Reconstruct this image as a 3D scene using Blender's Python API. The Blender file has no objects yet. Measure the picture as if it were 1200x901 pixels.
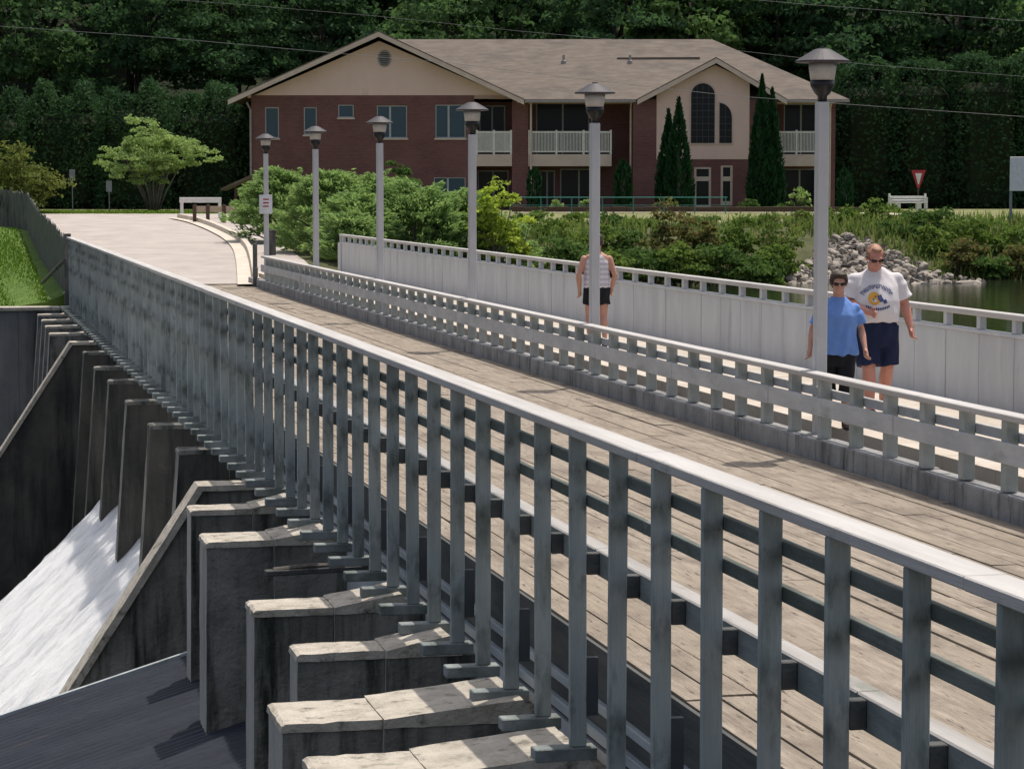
import bpy, bmesh, math, random
import numpy as np
from mathutils import Vector, Matrix
from mathutils.bvhtree import BVHTree
random.seed(7); RNG = np.random.default_rng(11)
R = math.radians
sc = bpy.context.scene
COL = sc.collection

# ------------------------------------------------------------------ camera
F_PX = 3000.0; CX, CY = 600.0, 450.5; HOR = 217.0; VPX = -83.0
PIT = math.atan((CY - HOR) / F_PX)
YAW = math.atan((CX - VPX) * math.cos(PIT) / F_PX)
cs, sn = math.cos(YAW), math.sin(YAW)
CAMZ = 2.68
cam_d = bpy.data.cameras.new('camera'); cam = bpy.data.objects.new('camera', cam_d); COL.objects.link(cam)
cam_d.sensor_fit = 'HORIZONTAL'; cam_d.sensor_width = 36.0; cam_d.lens = 36.0 * F_PX / 1200.0
cam_d.clip_start = 0.1; cam_d.clip_end = 3000
cam.location = (0, 0, CAMZ); cam.rotation_euler = (math.pi / 2 - PIT, 0, -YAW)
sc.camera = cam
cp, sp = math.cos(PIT), math.sin(PIT)
def UD(U, D, z=0.0):                      # camera-aligned ground coordinates (right, away) -> world
    return Vector((U * cs + D * sn, -U * sn + D * cs, z))
def UDof(X, Y): return X * cs - Y * sn, X * sn + Y * cs
def ray(px, py):
    xn = (px - CX) / F_PX; yn = (CY - py) / F_PX
    k = cp + yn * sp
    return xn / k, (yn * cp - sp) / k     # U/D, (z-CAMZ)/D
def P(px, py, D):
    a, b = ray(px, py); return UD(a * D, D, CAMZ + b * D)

# ------------------------------------------------------------------ world / light
SUN = Vector((0.25, 0.20, 1.0)).normalized()
elev = math.asin(SUN.z); azi = math.atan2(SUN.x, SUN.y)
w = bpy.data.worlds.new("World"); sc.world = w; w.use_nodes = True
nt = w.node_tree; nt.nodes.clear()
sky = nt.nodes.new('ShaderNodeTexSky'); sky.sky_type = 'NISHITA'; sky.sun_disc = False
sky.sun_elevation = elev; sky.sun_rotation = azi; sky.air_density = 0.9; sky.dust_density = 3.5; sky.ozone_density = 0.5
bg = nt.nodes.new('ShaderNodeBackground'); bg.inputs[1].default_value = 0.15
wo = nt.nodes.new('ShaderNodeOutputWorld')
hsv = nt.nodes.new('ShaderNodeHueSaturation'); hsv.inputs['Saturation'].default_value = 0.62
nt.links.new(sky.outputs[0], hsv.inputs['Color']); nt.links.new(hsv.outputs[0], bg.inputs[0]); nt.links.new(bg.outputs[0], wo.inputs[0])
sl = bpy.data.lights.new('sun', 'SUN'); sl.energy = 3.75; sl.angle = R(0.55); sl.color = (1.0, 0.93, 0.84)
so = bpy.data.objects.new('sun', sl); COL.objects.link(so)
so.rotation_euler = (-SUN).to_track_quat('-Z', 'Y').to_euler()
so.location = (20, 20, 60)
sc.view_settings.view_transform = 'Standard'; sc.view_settings.look = 'None'
sc.view_settings.exposure = 0.0; sc.view_settings.gamma = 1.0
try: sc.view_settings.use_curve_mapping = False
except Exception: pass

# ------------------------------------------------------------------ materials
M = {}
def newmat(name):
    m = bpy.data.materials.new(name); m.use_nodes = True; m.node_tree.nodes.clear(); M[name] = m
    N = m.node_tree.nodes; L = m.node_tree.links
    out = N.new('ShaderNodeOutputMaterial'); b = N.new('ShaderNodeBsdfPrincipled')
    L.new(b.outputs[0], out.inputs[0])
    return m, N, L, b, out
def c4(c): return (c[0], c[1], c[2], 1.0)
def mixc(N, L, fac, a, b):
    n = N.new('ShaderNodeMix'); n.data_type = 'RGBA'
    for sock, v in ((n.inputs[0], fac), (n.inputs[6], a), (n.inputs[7], b)):
        if isinstance(v, (int, float)): sock.default_value = v
        elif isinstance(v, tuple): sock.default_value = c4(v)
        else: L.new(v, sock)
    return n.outputs[2]
def coord(N, L, scale, obj=False):
    if obj:
        t = N.new('ShaderNodeTexCoord').outputs['Object']
    else:
        t = N.new('ShaderNodeNewGeometry').outputs['Position']
    mp = N.new('ShaderNodeMapping'); mp.inputs['Scale'].default_value = scale
    L.new(t, mp.inputs[0]); return mp.outputs[0]
def noise(N, L, vec, scale=1.0, detail=4, rough=0.6):
    n = N.new('ShaderNodeTexNoise'); n.inputs['Scale'].default_value = scale
    n.inputs['Detail'].default_value = detail; n.inputs['Roughness'].default_value = rough
    L.new(vec, n.inputs['Vector']); return n.outputs[0]
def ramp(N, L, v, lo, hi):
    r = N.new('ShaderNodeMapRange'); r.inputs[1].default_value = lo; r.inputs[2].default_value = hi
    r.clamp = True; L.new(v, r.inputs[0]); return r.outputs[0]
def mnoise(name, c1, c2, scale=(1, 1, 1), lo=0.35, hi=0.65, rough=0.8, bump=0.0, bscale=None, stain=None, stain2=None, detail=5, spec=0.3, tone=None, obj=False, metal=0.0, bdist=0.02, rnd=0.0):
    """two-colour noise surface; stain=(colour, scale3, lo, hi) layers; tone=colour mixed by the 'tone' attribute"""
    m, N, L, b, out = newmat(name)
    v = coord(N, L, scale, obj)
    n = noise(N, L, v, 1.0, detail)
    col = mixc(N, L, ramp(N, L, n, lo, hi), c1, c2)
    if tone:
        at = N.new('ShaderNodeAttribute'); at.attribute_name = 'tone'
        col = mixc(N, L, at.outputs['Fac'], col, mixc(N, L, 0.65, col, tone))
    for st in (stain, stain2):
        if st:
            n2 = noise(N, L, coord(N, L, st[1], obj), 1.0, 6, 0.65)
            col = mixc(N, L, ramp(N, L, n2, st[2], st[3]), col, st[0])
    if rnd:
        oi = N.new('ShaderNodeObjectInfo'); col = mixc(N, L, ramp(N, L, oi.outputs['Random'], 0.0, 1.0 / rnd), col, mixc(N, L, 1.0, col, c2))
    L.new(col, b.inputs['Base Color'])
    b.inputs['Roughness'].default_value = rough; b.inputs['Metallic'].default_value = metal
    b.inputs['Specular IOR Level'].default_value = spec
    if bump:
        nb = noise(N, L, coord(N, L, bscale or scale, obj), 1.0, 6)
        bp = N.new('ShaderNodeBump'); bp.inputs['Strength'].default_value = bump; bp.inputs['Distance'].default_value = bdist
        L.new(nb, bp.inputs['Height']); L.new(bp.outputs[0], b.inputs['Normal'])
    return m
def plain(name, c, rough=0.5, metal=0.0, spec=0.4):
    m, N, L, b, out = newmat(name)
    n = noise(N, L, coord(N, L, (6, 6, 6)), 1.0, 4)
    L.new(mixc(N, L, ramp(N, L, n, 0.3, 0.7), tuple(x * 0.86 for x in c), tuple(min(1, x * 1.08) for x in c)), b.inputs['Base Color'])
    b.inputs['Roughness'].default_value = rough; b.inputs['Metallic'].default_value = metal; b.inputs['Specular IOR Level'].default_value = spec
    return m
def leafmat(name, c1, c2, trans=0.35, c3=None):
    m, N, L, b, out = newmat(name)
    g = N.new('ShaderNodeNewGeometry'); oi = N.new('ShaderNodeObjectInfo')
    at = N.new('ShaderNodeAttribute'); at.attribute_name = 'tone'
    ma = N.new('ShaderNodeMath'); ma.operation = 'ADD'; L.new(g.outputs['Random Per Island'], ma.inputs[0]); L.new(at.outputs['Fac'], ma.inputs[1])
    mb = N.new('ShaderNodeMath'); mb.operation = 'MULTIPLY_ADD'; L.new(oi.outputs['Random'], mb.inputs[0]); mb.inputs[1].default_value = 0.5; L.new(ma.outputs[0], mb.inputs[2])
    f = ramp(N, L, mb.outputs[0], 0.2, 2.2)
    col = mixc(N, L, f, c1, c2)
    if c3: col = mixc(N, L, ramp(N, L, g.outputs['Random Per Island'], 0.82, 0.9), col, c3)
    L.new(col, b.inputs['Base Color']); b.inputs['Roughness'].default_value = 0.8; b.inputs['Specular IOR Level'].default_value = 0.06
    tr = N.new('ShaderNodeBsdfTranslucent')
    L.new(mixc(N, L, 0.35, col, (c2[0] * 1.3, c2[1] * 1.5, c2[2] * 0.9)), tr.inputs[0])
    mx = N.new('ShaderNodeMixShader'); mx.inputs[0].default_value = trans
    L.new(b.outputs[0], mx.inputs[1]); L.new(tr.outputs[0], mx.inputs[2]); L.new(mx.outputs[0], out.inputs[0])
    return m

# weathered paint and wood
mnoise('rail_dark', (.085, .10, .088), (.17, .19, .175), (6, 1.4, 6), .3, .7, .8, .5, (30, 4, 30), stain=((.05, .06, .04), (3, 1.6, 3), .5, .75), stain2=((.27, .29, .29), (8, 3, 8), .64, .8))
mnoise('rail_wood', (.30, .335, .35), (.47, .50, .51), (5, 1.2, 5), .3, .7, .75, .35, (30, 4, 30), stain=((.13, .165, .13), (2.2, 1.3, 1.6), .55, .78), stain2=((.16, .11, .06), (7, 3, 7), .68, .8))
mnoise('guard_wood', (.15, .175, .17), (.30, .325, .32), (5, 1.2, 5), .3, .7, .8, .4, (30, 4, 30), stain=((.07, .09, .07), (3, 1.4, 3), .5, .75))
mnoise('beam_top_lit', (.30, .29, .275), (.42, .405, .39), (8, .7, 8), .3, .7, .8, .3, (40, 3, 40), stain=((.16, .17, .14), (4, 1.4, 5), .55, .75))  # guard beam's upward faces: sunlight painted in as a paler colour
mnoise('post_wood', (.20, .228, .222), (.375, .41, .40), (6, 6, 1.1), .3, .7, .75, .4, (40, 40, 3), stain=((.07, .095, .08), (7, 7, 2.2), .52, .74), stain2=((.10, .09, .07), (9, 9, 5), .64, .78), rnd=.45)
mnoise('cap_wood', (.40, .38, .36), (.54, .52, .50), (8, .7, 8), .3, .7, .7, .3, (40, 3, 40), stain=((.20, .215, .18), (4, 1.4, 5), .62, .8), stain2=((.24, .14, .06), (10, 4, 12), .68, .8))
mnoise('fence_paint', (.42, .43, .45), (.56, .57, .585), (3, 3, .8), .3, .7, .65, .15, (30, 30, 4), stain=((.26, .27, .265), (4, 4, .8), .58, .82), stain2=((.22, .19, .15), (14, 9, 3), .68, .8), rnd=.4)
mnoise('barrier_paint', (.40, .41, .42), (.56, .565, .56), (2, 1.6, 4), .3, .7, .7, .25, (30, 5, 30), stain=((.20, .215, .19), (3, 1.1, 3), .55, .8), stain2=((.26, .17, .10), (8, 6, 10), .68, .8))
mnoise('deck_plank', (.20, .165, .128), (.41, .35, .285), (20, 1.6, 8), .28, .72, .9, .9, (80, 3.0, 70), stain=((.17, .14, .115), (2.4, 1.1, 3), .48, .72), stain2=((.075, .06, .05), (26, 3.4, 5), .58, .68), tone=(.29, .24, .185), bdist=.015)
mnoise('rubble_dark', (.09, .08, .07), (.30, .265, .23), (6, 6, 6), .3, .7, .9, .8, (16, 16, 16))
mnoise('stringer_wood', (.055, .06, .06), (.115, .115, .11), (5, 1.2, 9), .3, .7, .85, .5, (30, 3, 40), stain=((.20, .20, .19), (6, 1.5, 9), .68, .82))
mnoise('curb_concrete', (.20, .20, .20), (.36, .355, .35), (3, 2.2, 2), .32, .68, .9, .5, (25, 25, 25), stain=((.05, .055, .05), (7, 7, 1.2), .52, .75), stain2=((.38, .36, .34), (9, 4, 3), .66, .8))
mnoise('pier_concrete', (.10, .10, .09), (.285, .275, .245), (1.6, 1.6, 1.3), .32, .68, .92, .9, (14, 14, 14), stain=((.028, .034, .028), (5, 5, .55), .47, .66), stain2=((.34, .30, .235), (5, 5, 2.2), .63, .78), bdist=.03)
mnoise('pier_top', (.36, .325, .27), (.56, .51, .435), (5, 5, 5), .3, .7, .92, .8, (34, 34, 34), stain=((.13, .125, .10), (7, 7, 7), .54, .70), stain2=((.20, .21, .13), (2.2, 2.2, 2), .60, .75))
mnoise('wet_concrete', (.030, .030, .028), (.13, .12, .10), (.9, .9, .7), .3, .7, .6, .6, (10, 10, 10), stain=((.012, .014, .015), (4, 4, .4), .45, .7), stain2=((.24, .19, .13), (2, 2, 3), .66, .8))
mnoise('abutment_concrete', (.15, .15, .145), (.29, .285, .27), (.9, .9, .35), .3, .7, .9, .4, (12, 12, 12), stain=((.06, .062, .062), (1.8, 1.8, .12), .45, .65))
mnoise('lamp_paint', (.47, .465, .475), (.55, .545, .55), (4, 4, 2), .3, .7, .45, .05, (40, 40, 10), stain=((.36, .36, .36), (6, 6, 2), .66, .85))
plain('lamp_black', (.012, .013, .015), .35); plain('lamp_hood', (.060, .055, .062), .6); plain('lamp_lens', (.50, .47, .44), .35)
mnoise('far_pavement', (.36, .315, .285), (.46, .41, .375), (.9, .9, .9), .3, .7, .9, .3, (40, 40, 40), stain=((.33, .29, .26), (.55, .10, 1), .56, .80), stain2=((.25, .225, .21), (2.2, .5, 2), .70, .80))
mnoise('walk_concrete', (.45, .39, .32), (.57, .51, .44), (2, 1.2, 1), .3, .7, .9, .3, (30, 30, 30), stain=((.28, .24, .2), (3, 3, 3), .6, .8))
mnoise('kerb_light', (.50, .44, .36), (.62, .56, .48), (2, 2, 2), .3, .7, .9, .2, (30, 30, 30))
mnoise('grass_ground', (.13, .145, .055), (.23, .225, .10), (1.6, 1.6, 1.6), .3, .7, .95, .8, (30, 30, 30), stain=((.27, .24, .14), (.25, .25, .25), .56, .75))
mnoise('lawn_ground', (.06, .12, .018), (.115, .185, .032), (1.6, 1.6, 1.6), .3, .7, .95, .8, (30, 30, 30), stain=((.15, .20, .05), (.6, .6, .6), .56, .75))
mnoise('bank_soil', (.05, .06, .022), (.10, .10, .045), (1.6, 1.6, 1.6), .3, .7, .95, .8, (30, 30, 30))
mnoise('forest_floor', (.012, .020, .008), (.024, .034, .014), (.5, .5, .5), .3, .7, .95)
mnoise('rock', (.17, .147, .125), (.42, .37, .315), (2.2, 2.2, 2.2), .3, .7, .9, .5, (16, 16, 16), stain=((.10, .09, .085), (3, 3, 3), .6, .75), rnd=.8)
mnoise('bark_dark', (.025, .022, .018), (.055, .048, .04), (6, 6, 2), .3, .7, .95, .6, (20, 20, 6))
mnoise('bark', (.10, .085, .075), (.19, .17, .15), (6, 6, 2), .3, .7, .95, .6, (20, 20, 6))
mnoise('picket_wood', (.07, .07, .068), (.17, .168, .16), (7, 7, 1), .3, .7, .9, .5, (50, 50, 4), stain=((.03, .035, .035), (5, 5, 1.5), .5, .7))
mnoise('roof_shingle', (.115, .094, .077), (.18, .15, .125), (1.3, 1.3, 9), .3, .7, .95, .5, (14, 14, 30), stain=((.095, .082, .073), (.6, .6, 1.2), .5, .75))
mnoise('stucco', (.68, .49, .435), (.75, .56, .50), (.8, .8, .5), .3, .7, .9, .1, (40, 40, 40), stain=((.46, .35, .29), (1.3, 1.3, .3), .6, .8))
mnoise('trim_paint', (.52, .42, .36), (.62, .51, .44), (2, 2, 2), .3, .7, .6); plain('gutter', (.30, .27, .27), .5)
plain('white_paint', (.70, .69, .66), .5); plain('brown_wood', (.09, .055, .04), .8); plain('tan_wood', (.42, .33, .24), .8)
plain('teal_paint', (.03, .19, .17), .5); plain('sign_white', (.72, .72, .74), .5); plain('sign_red', (.40, .035, .05), .5); plain('metal_grey', (.25, .27, .28), .5, .6)
plain('dark_metal', (.06, .065, .07), .6); plain('frame_pale', (.38, .40, .42), .5); plain('interior_dark', (.02, .022, .026), .9)
plain('wire', (.20, .20, .21), .6)
mnoise('skin_tan', (.46, .235, .165), (.54, .29, .21), (9, 9, 9), .3, .7, .55); mnoise('skin_red', (.50, .22, .165), (.57, .27, .20), (9, 9, 9), .3, .7, .5)
mnoise('shirt_white', (.68, .64, .65), (.74, .70, .71), (8, 8, 8), .3, .7, .9, .5, (14, 14, 9)); mnoise('shirt_blue', (.12, .23, .55), (.16, .29, .63), (8, 8, 8), .3, .7, .9, .5, (14, 14, 9))
mnoise('shorts_navy', (.010, .016, .045), (.017, .024, .065), (8, 8, 8), .3, .7, .9, .5, (20, 20, 9)); plain('shorts_black', (.009, .010, .013), .9)
plain('hair_brown', (.05, .032, .022), .6); plain('hair_ginger', (.32, .17, .10), .6); plain('glasses_black', (.006, .006, .007), .15); plain('shoe_white', (.62, .60, .58), .7); plain('shoe_dark', (.03, .022, .018), .7)
plain('print_navy', (.06, .08, .2), .8); plain('print_gold', (.75, .38, .06), .8)
# dirt that has run from the rail joints over the posts
m = M['post_wood']; N, L = m.node_tree.nodes, m.node_tree.links; b = [q for q in N if q.type == 'BSDF_PRINCIPLED'][0]
src = b.inputs['Base Color'].links[0].from_socket
sz = N.new('ShaderNodeSeparateXYZ'); L.new(N.new('ShaderNodeNewGeometry').outputs['Position'], sz.inputs[0])
nz = noise(N, L, coord(N, L, (11, 11, 5)), 1, 4); acc = None
for zc_, hw_ in ((1.09, .10), (.88, .10), (.50, .16), (-.20, .2)):
    s1 = N.new('ShaderNodeMath'); s1.operation = 'SUBTRACT'; L.new(sz.outputs[2], s1.inputs[0]); s1.inputs[1].default_value = zc_
    s2 = N.new('ShaderNodeMath'); s2.operation = 'ABSOLUTE'; L.new(s1.outputs[0], s2.inputs[0]); q = ramp(N, L, s2.outputs[0], hw_, 0.0)
    if acc is None: acc = q
    else:
        mxm = N.new('ShaderNodeMath'); mxm.operation = 'MAXIMUM'; L.new(acc, mxm.inputs[0]); L.new(q, mxm.inputs[1]); acc = mxm.outputs[0]
mu = N.new('ShaderNodeMath'); mu.operation = 'MULTIPLY'; L.new(acc, mu.inputs[0]); L.new(ramp(N, L, nz, .42, .62), mu.inputs[1])
L.new(mixc(N, L, mu.outputs[0], src, mixc(N, L, .72, src, (.05, .062, .055))), b.inputs['Base Color'])
# brick
m, N, L, b, out = newmat('brick')
br = N.new('ShaderNodeTexBrick'); tc = N.new('ShaderNodeTexCoord'); sx = N.new('ShaderNodeSeparateXYZ'); cb = N.new('ShaderNodeCombineXYZ'); ad = N.new('ShaderNodeMath'); ad.operation = 'ADD'
L.new(tc.outputs['Object'], sx.inputs[0]); L.new(sx.outputs[0], ad.inputs[0]); L.new(sx.outputs[1], ad.inputs[1]); L.new(ad.outputs[0], cb.inputs[0]); L.new(sx.outputs[2], cb.inputs[1]); L.new(cb.outputs[0], br.inputs[0])
br.inputs['Color1'].default_value = (.160, .058, .052, 1); br.inputs['Color2'].default_value = (.108, .041, .040, 1); br.inputs['Mortar'].default_value = (.14, .095, .095, 1)
br.inputs['Scale'].default_value = 1.0; br.inputs['Brick Width'].default_value = .21; br.inputs['Row Height'].default_value = .075; br.inputs['Mortar Size'].default_value = .008
n = noise(N, L, coord(N, L, (.7, .7, .7)), 1, 5)
L.new(mixc(N, L, ramp(N, L, n, .35, .75), br.outputs[0], mixc(N, L, .35, br.outputs[0], (.25, .13, .12))), b.inputs[0]); b.inputs['Roughness'].default_value = .9
# glass of dark windows
m, N, L, b, out = newmat('window_glass'); b.inputs[0].default_value = (.045, .080, .115, 1); b.inputs['Roughness'].default_value = .12; b.inputs['Specular IOR Level'].default_value = .5
m, N, L, b, out = newmat('window_dark'); b.inputs[0].default_value = (.008, .010, .014, 1); b.inputs['Roughness'].default_value = .2; b.inputs['Specular IOR Level'].default_value = .3
# river water
m, N, L, b, out = newmat('river_water'); b.inputs[0].default_value = (.020, .028, .014, 1); b.inputs['Roughness'].default_value = .06; b.inputs['IOR'].default_value = 1.33
nb = noise(N, L, coord(N, L, (.9, 2.4, 1)), 1, 4); bp = N.new('ShaderNodeBump'); bp.inputs['Strength'].default_value = .14; bp.inputs['Distance'].default_value = .1; L.new(nb, bp.inputs['Height']); L.new(bp.outputs[0], b.inputs['Normal'])
m, N, L, b, out = newmat('pool_water'); b.inputs[0].default_value = (.010, .014, .016, 1); b.inputs['Roughness'].default_value = .12; b.inputs['IOR'].default_value = 1.33
nb = noise(N, L, coord(N, L, (1.5, 1.5, 1)), 1, 4); bp = N.new('ShaderNodeBump'); bp.inputs['Strength'].default_value = .5; bp.inputs['Distance'].default_value = .1; L.new(nb, bp.inputs['Height']); L.new(bp.outputs[0], b.inputs['Normal'])
# foaming water
m, N, L, b, out = newmat('white_water')
n1 = noise(N, L, coord(N, L, (1.1, 5.0, 1.1)), 1, 8, .7); n2 = noise(N, L, coord(N, L, (5, 16, 5)), 1, 6, .7)
col = mixc(N, L, ramp(N, L, n1, .38, .54), (.68, .69, .70), (.94, .93, .91)); L.new(mixc(N, L, ramp(N, L, n2, .60, .74), col, (.72, .73, .75)), b.inputs[0]); b.inputs['Roughness'].default_value = .6
b.inputs['Subsurface Weight'].default_value = .9; b.inputs['Subsurface Radius'].default_value = (1, 1, 1); b.inputs['Subsurface Scale'].default_value = .55
bp = N.new('ShaderNodeBump'); bp.inputs['Strength'].default_value = .9; bp.inputs['Distance'].default_value = .12; L.new(n1, bp.inputs['Height']); bp2 = N.new('ShaderNodeBump'); bp2.inputs['Strength'].default_value = .6; bp2.inputs['Distance'].default_value = .05; L.new(n2, bp2.inputs['Height']); L.new(bp.outputs[0], bp2.inputs['Normal']); L.new(bp2.outputs[0], b.inputs['Normal'])
# wet ribbed apron
mnoise('apron_slate', (.009, .013, .023), (.021, .027, .042), (.7, 3, 1), .3, .7, .55, .4, (4, 26, 10), stain=((.055, .048, .05), (.8, 5, 1), .62, .8), spec=.25)
mnoise('pier_nose_lit', (.33, .31, .28), (.47, .45, .41), (3, 3, 1.2), .3, .7, .92, .5, (16, 16, 16), stain=((.16, .16, .14), (5, 5, .8), .56, .78))  # paler concrete for pier noses, light from open sky put into the colour
mnoise('barrier_post', (.28, .31, .30), (.44, .46, .44), (2, 2, 4), .3, .7, .7, .25, (30, 30, 8), stain=((.15, .19, .155), (5, 5, 3), .5, .75), rnd=.5)
# foliage
leafmat('leaf_forest', (.034, .076, .036), (.105, .185, .072), .42)
leafmat('leaf_forest_dark', (.026, .062, .034), (.078, .148, .062), .40)
leafmat('leaf_forest_light', (.05, .11, .04), (.14, .225, .075), .40)
leafmat('leaf_hedge', (.016, .044, .024), (.056, .112, .044), .28)
leafmat('leaf_juniper', (.13, .225, .075), (.36, .48, .19), .38)
leafmat('leaf_yellow', (.24, .34, .045), (.52, .58, .11), .45)
leafmat('leaf_shrub', (.06, .12, .028), (.20, .27, .065), .4)
leafmat('leaf_shrub_dark', (.035, .08, .026), (.12, .19, .05), .38)
leafmat('leaf_shrub_brown', (.08, .10, .035), (.23, .22, .08), .4, c3=(.22, .12, .07))
leafmat('leaf_cypress', (.008, .030, .014), (.022, .068, .025), .12)
leafmat('leaf_myrtle', (.14, .22, .075), (.35, .45, .17), .42)
leafmat('leaf_olive', (.06, .085, .025), (.19, .215, .06), .38)
leafmat('leaf_weed', (.07, .12, .03), (.19, .25, .07), .4, c3=(.26, .22, .09))
leafmat('leaf_lawn', (.065, .135, .015), (.14, .225, .035), .4)
# ------------------------------------------------------------------ object helpers
def tag(o, label=None, cat=None, group=None, kind=None):
    if label: o['label'] = label
    if cat: o['category'] = cat
    if group: o['group'] = group
    if kind: o['kind'] = kind
    return o
def thing(name, label, cat, loc=(0, 0, 0), rz=0.0, group=None):
    o = bpy.data.objects.new(name, None); COL.objects.link(o); o.empty_display_size = .2
    o.location = loc; o.rotation_euler = (0, 0, rz)
    return tag(o, label, cat, group)
def link(name, me, mat=None, parent=None, loc=(0, 0, 0), rz=0.0, smooth=False):
    o = bpy.data.objects.new(name, me); COL.objects.link(o)
    if mat is not None and not me.materials: me.materials.append(M[mat])
    o.location = loc; o.rotation_euler = (0, 0, rz)
    if parent: o.parent = parent
    if smooth: me.polygons.foreach_set('use_smooth', [True] * len(me.polygons))
    return o
def kids(o): return [c for c in COL.objects if c.parent == o]
def dup(o, loc=None, rz=None, parent=None, label=None, ks=None, scale=None):
    c = o.copy(); COL.objects.link(c)
    if parent: c.parent = parent
    if loc is not None: c.location = loc
    if rz is not None: c.rotation_euler = (0, 0, rz)
    if scale is not None: c.scale = scale
    if label: c['label'] = label
    for ch in (ks if ks is not None else kids(o)): dup(ch, parent=c)
    return c
class MB:
    """collects shapes in one bmesh; ofs is subtracted so world coordinates can be used under a parent"""
    def __init__(s, ofs=(0, 0, 0)): s.bm = bmesh.new(); s.ofs = Vector(ofs)
    def box(s, x0, x1, y0, y1, z0, z1, bev=0, mi=0):
        vs = [s.bm.verts.new((x, y, z)) for z in (z0, z1) for x, y in ((x0, y0), (x1, y0), (x1, y1), (x0, y1))]
        fs = [s.bm.faces.new([vs[i] for i in q]) for q in ((3, 2, 1, 0), (4, 5, 6, 7), (0, 1, 5, 4), (1, 2, 6, 5), (2, 3, 7, 6), (3, 0, 4, 7))]
        for f in fs: f.material_index = mi
        if bev:
            es = list({e for f in fs for e in f.edges})
            bmesh.ops.bevel(s.bm, geom=es, offset=bev, segments=1, affect='EDGES')
        return s
    def prism(s, poly, d, mi=0):
        """poly: list of 3D points (planar); d: extrusion vector"""
        d = Vector(d); a = [s.bm.verts.new(Vector(p)) for p in poly]; b2 = [s.bm.verts.new(Vector(p) + d) for p in poly]
        n = len(a); fs = [s.bm.faces.new(a[::-1]), s.bm.faces.new(b2)]
        for i in range(n): fs.append(s.bm.faces.new([a[i], a[(i + 1) % n], b2[(i + 1) % n], b2[i]]))
        for f in fs: f.material_index = mi
        return s
    def tube(s, pts, radii, n=8, cap=True):
        pts = [Vector(p) for p in pts]; rings = []
        if isinstance(radii, (int, float)): radii = [radii] * len(pts)
        for i, p in enumerate(pts):
            t = (pts[min(i + 1, len(pts) - 1)] - pts[max(i - 1, 0)]).normalized()
            a = t.orthogonal().normalized() if abs(t.z) > .9 else t.cross(Vector((0, 0, 1))).normalized()
            if abs(t.z) > .9: a = (Vector((1, 0, 0)) - t * t.x).normalized()
            c = t.cross(a)
            rings.append([s.bm.verts.new(p + (a * math.cos(2 * math.pi * k / n) + c * math.sin(2 * math.pi * k / n)) * radii[i]) for k in range(n)])
        for i in range(len(rings) - 1):
            for k in range(n): s.bm.faces.new([rings[i][k], rings[i][(k + 1) % n], rings[i + 1][(k + 1) % n], rings[i + 1][k]])
        if cap: s.bm.faces.new(rings[0][::-1]); s.bm.faces.new(rings[-1])
        return s
    def lathe(s, prof, n=24, c=(0, 0)):
        rings = []
        for r, z in prof: rings.append([s.bm.verts.new((c[0] + r * math.cos(2 * math.pi * k / n), c[1] + r * math.sin(2 * math.pi * k / n), z)) for k in range(n)])
        for i in range(len(rings) - 1):
            for k in range(n): s.bm.faces.new([rings[i][k], rings[i][(k + 1) % n], rings[i + 1][(k + 1) % n], rings[i + 1][k]])
        s.bm.faces.new(rings[0][::-1]); s.bm.faces.new(rings[-1]); return s
    def ell(s, c, r, rot=None, u=16, v=10):
        mt = Matrix.Translation(Vector(c)) @ (rot.to_4x4() if rot else Matrix()) @ Matrix.Diagonal((r[0], r[1], r[2], 1))
        bmesh.ops.create_uvsphere(s.bm, u_segments=u, v_segments=v, radius=1.0, matrix=mt); return s
    def limb(s, pts, radii, n=14):
        s.tube(pts, radii, n)
        for p, r in zip(pts, radii if not isinstance(radii, (int, float)) else [radii] * len(pts)): s.ell(p, (r * .995,) * 3, u=n, v=8)
        return s
    def loft(s, rings, n=24):
        """rings: (cx, cy, z, rx, ry)"""
        rs = []
        for cx, cy, z, rx, ry in rings: rs.append([s.bm.verts.new((cx + rx * math.cos(2 * math.pi * k / n), cy + ry * math.sin(2 * math.pi * k / n), z)) for k in range(n)])
        for i in range(len(rs) - 1):
            for k in range(n): s.bm.faces.new([rs[i][k], rs[i][(k + 1) % n], rs[i + 1][(k + 1) % n], rs[i + 1][k]])
        s.bm.faces.new(rs[0][::-1]); s.bm.faces.new(rs[-1]); return s
    def rough(s, amp=.006, seg=.14):
        for _ in range(5):
            es = [e for e in s.bm.edges if e.calc_length() > seg]
            if not es: break
            bmesh.ops.subdivide_edges(s.bm, edges=es, cuts=1, use_grid_fill=True)
        amp *= .3
        for v in s.bm.verts: v.co += Vector((random.gauss(0, amp), random.gauss(0, amp), random.gauss(0, amp)))
        return s
    def mesh(s, name):
        bmesh.ops.recalc_face_normals(s.bm, faces=s.bm.faces)
        if s.ofs.length: bmesh.ops.translate(s.bm, verts=s.bm.verts, vec=-s.ofs)
        me = bpy.data.meshes.new(name); s.bm.to_mesh(me); s.bm.free(); return me
    def build(s, name, mat, parent=None, loc=None, smooth=False, rz=0.0):
        me = s.mesh(name)
        mats = mat if isinstance(mat, (list, tuple)) else [mat]
        for mm in mats: me.materials.append(M[mm])
        return link(name, me, None, parent, loc if loc is not None else ((0, 0, 0) if parent else s.ofs), rz, smooth)
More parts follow.
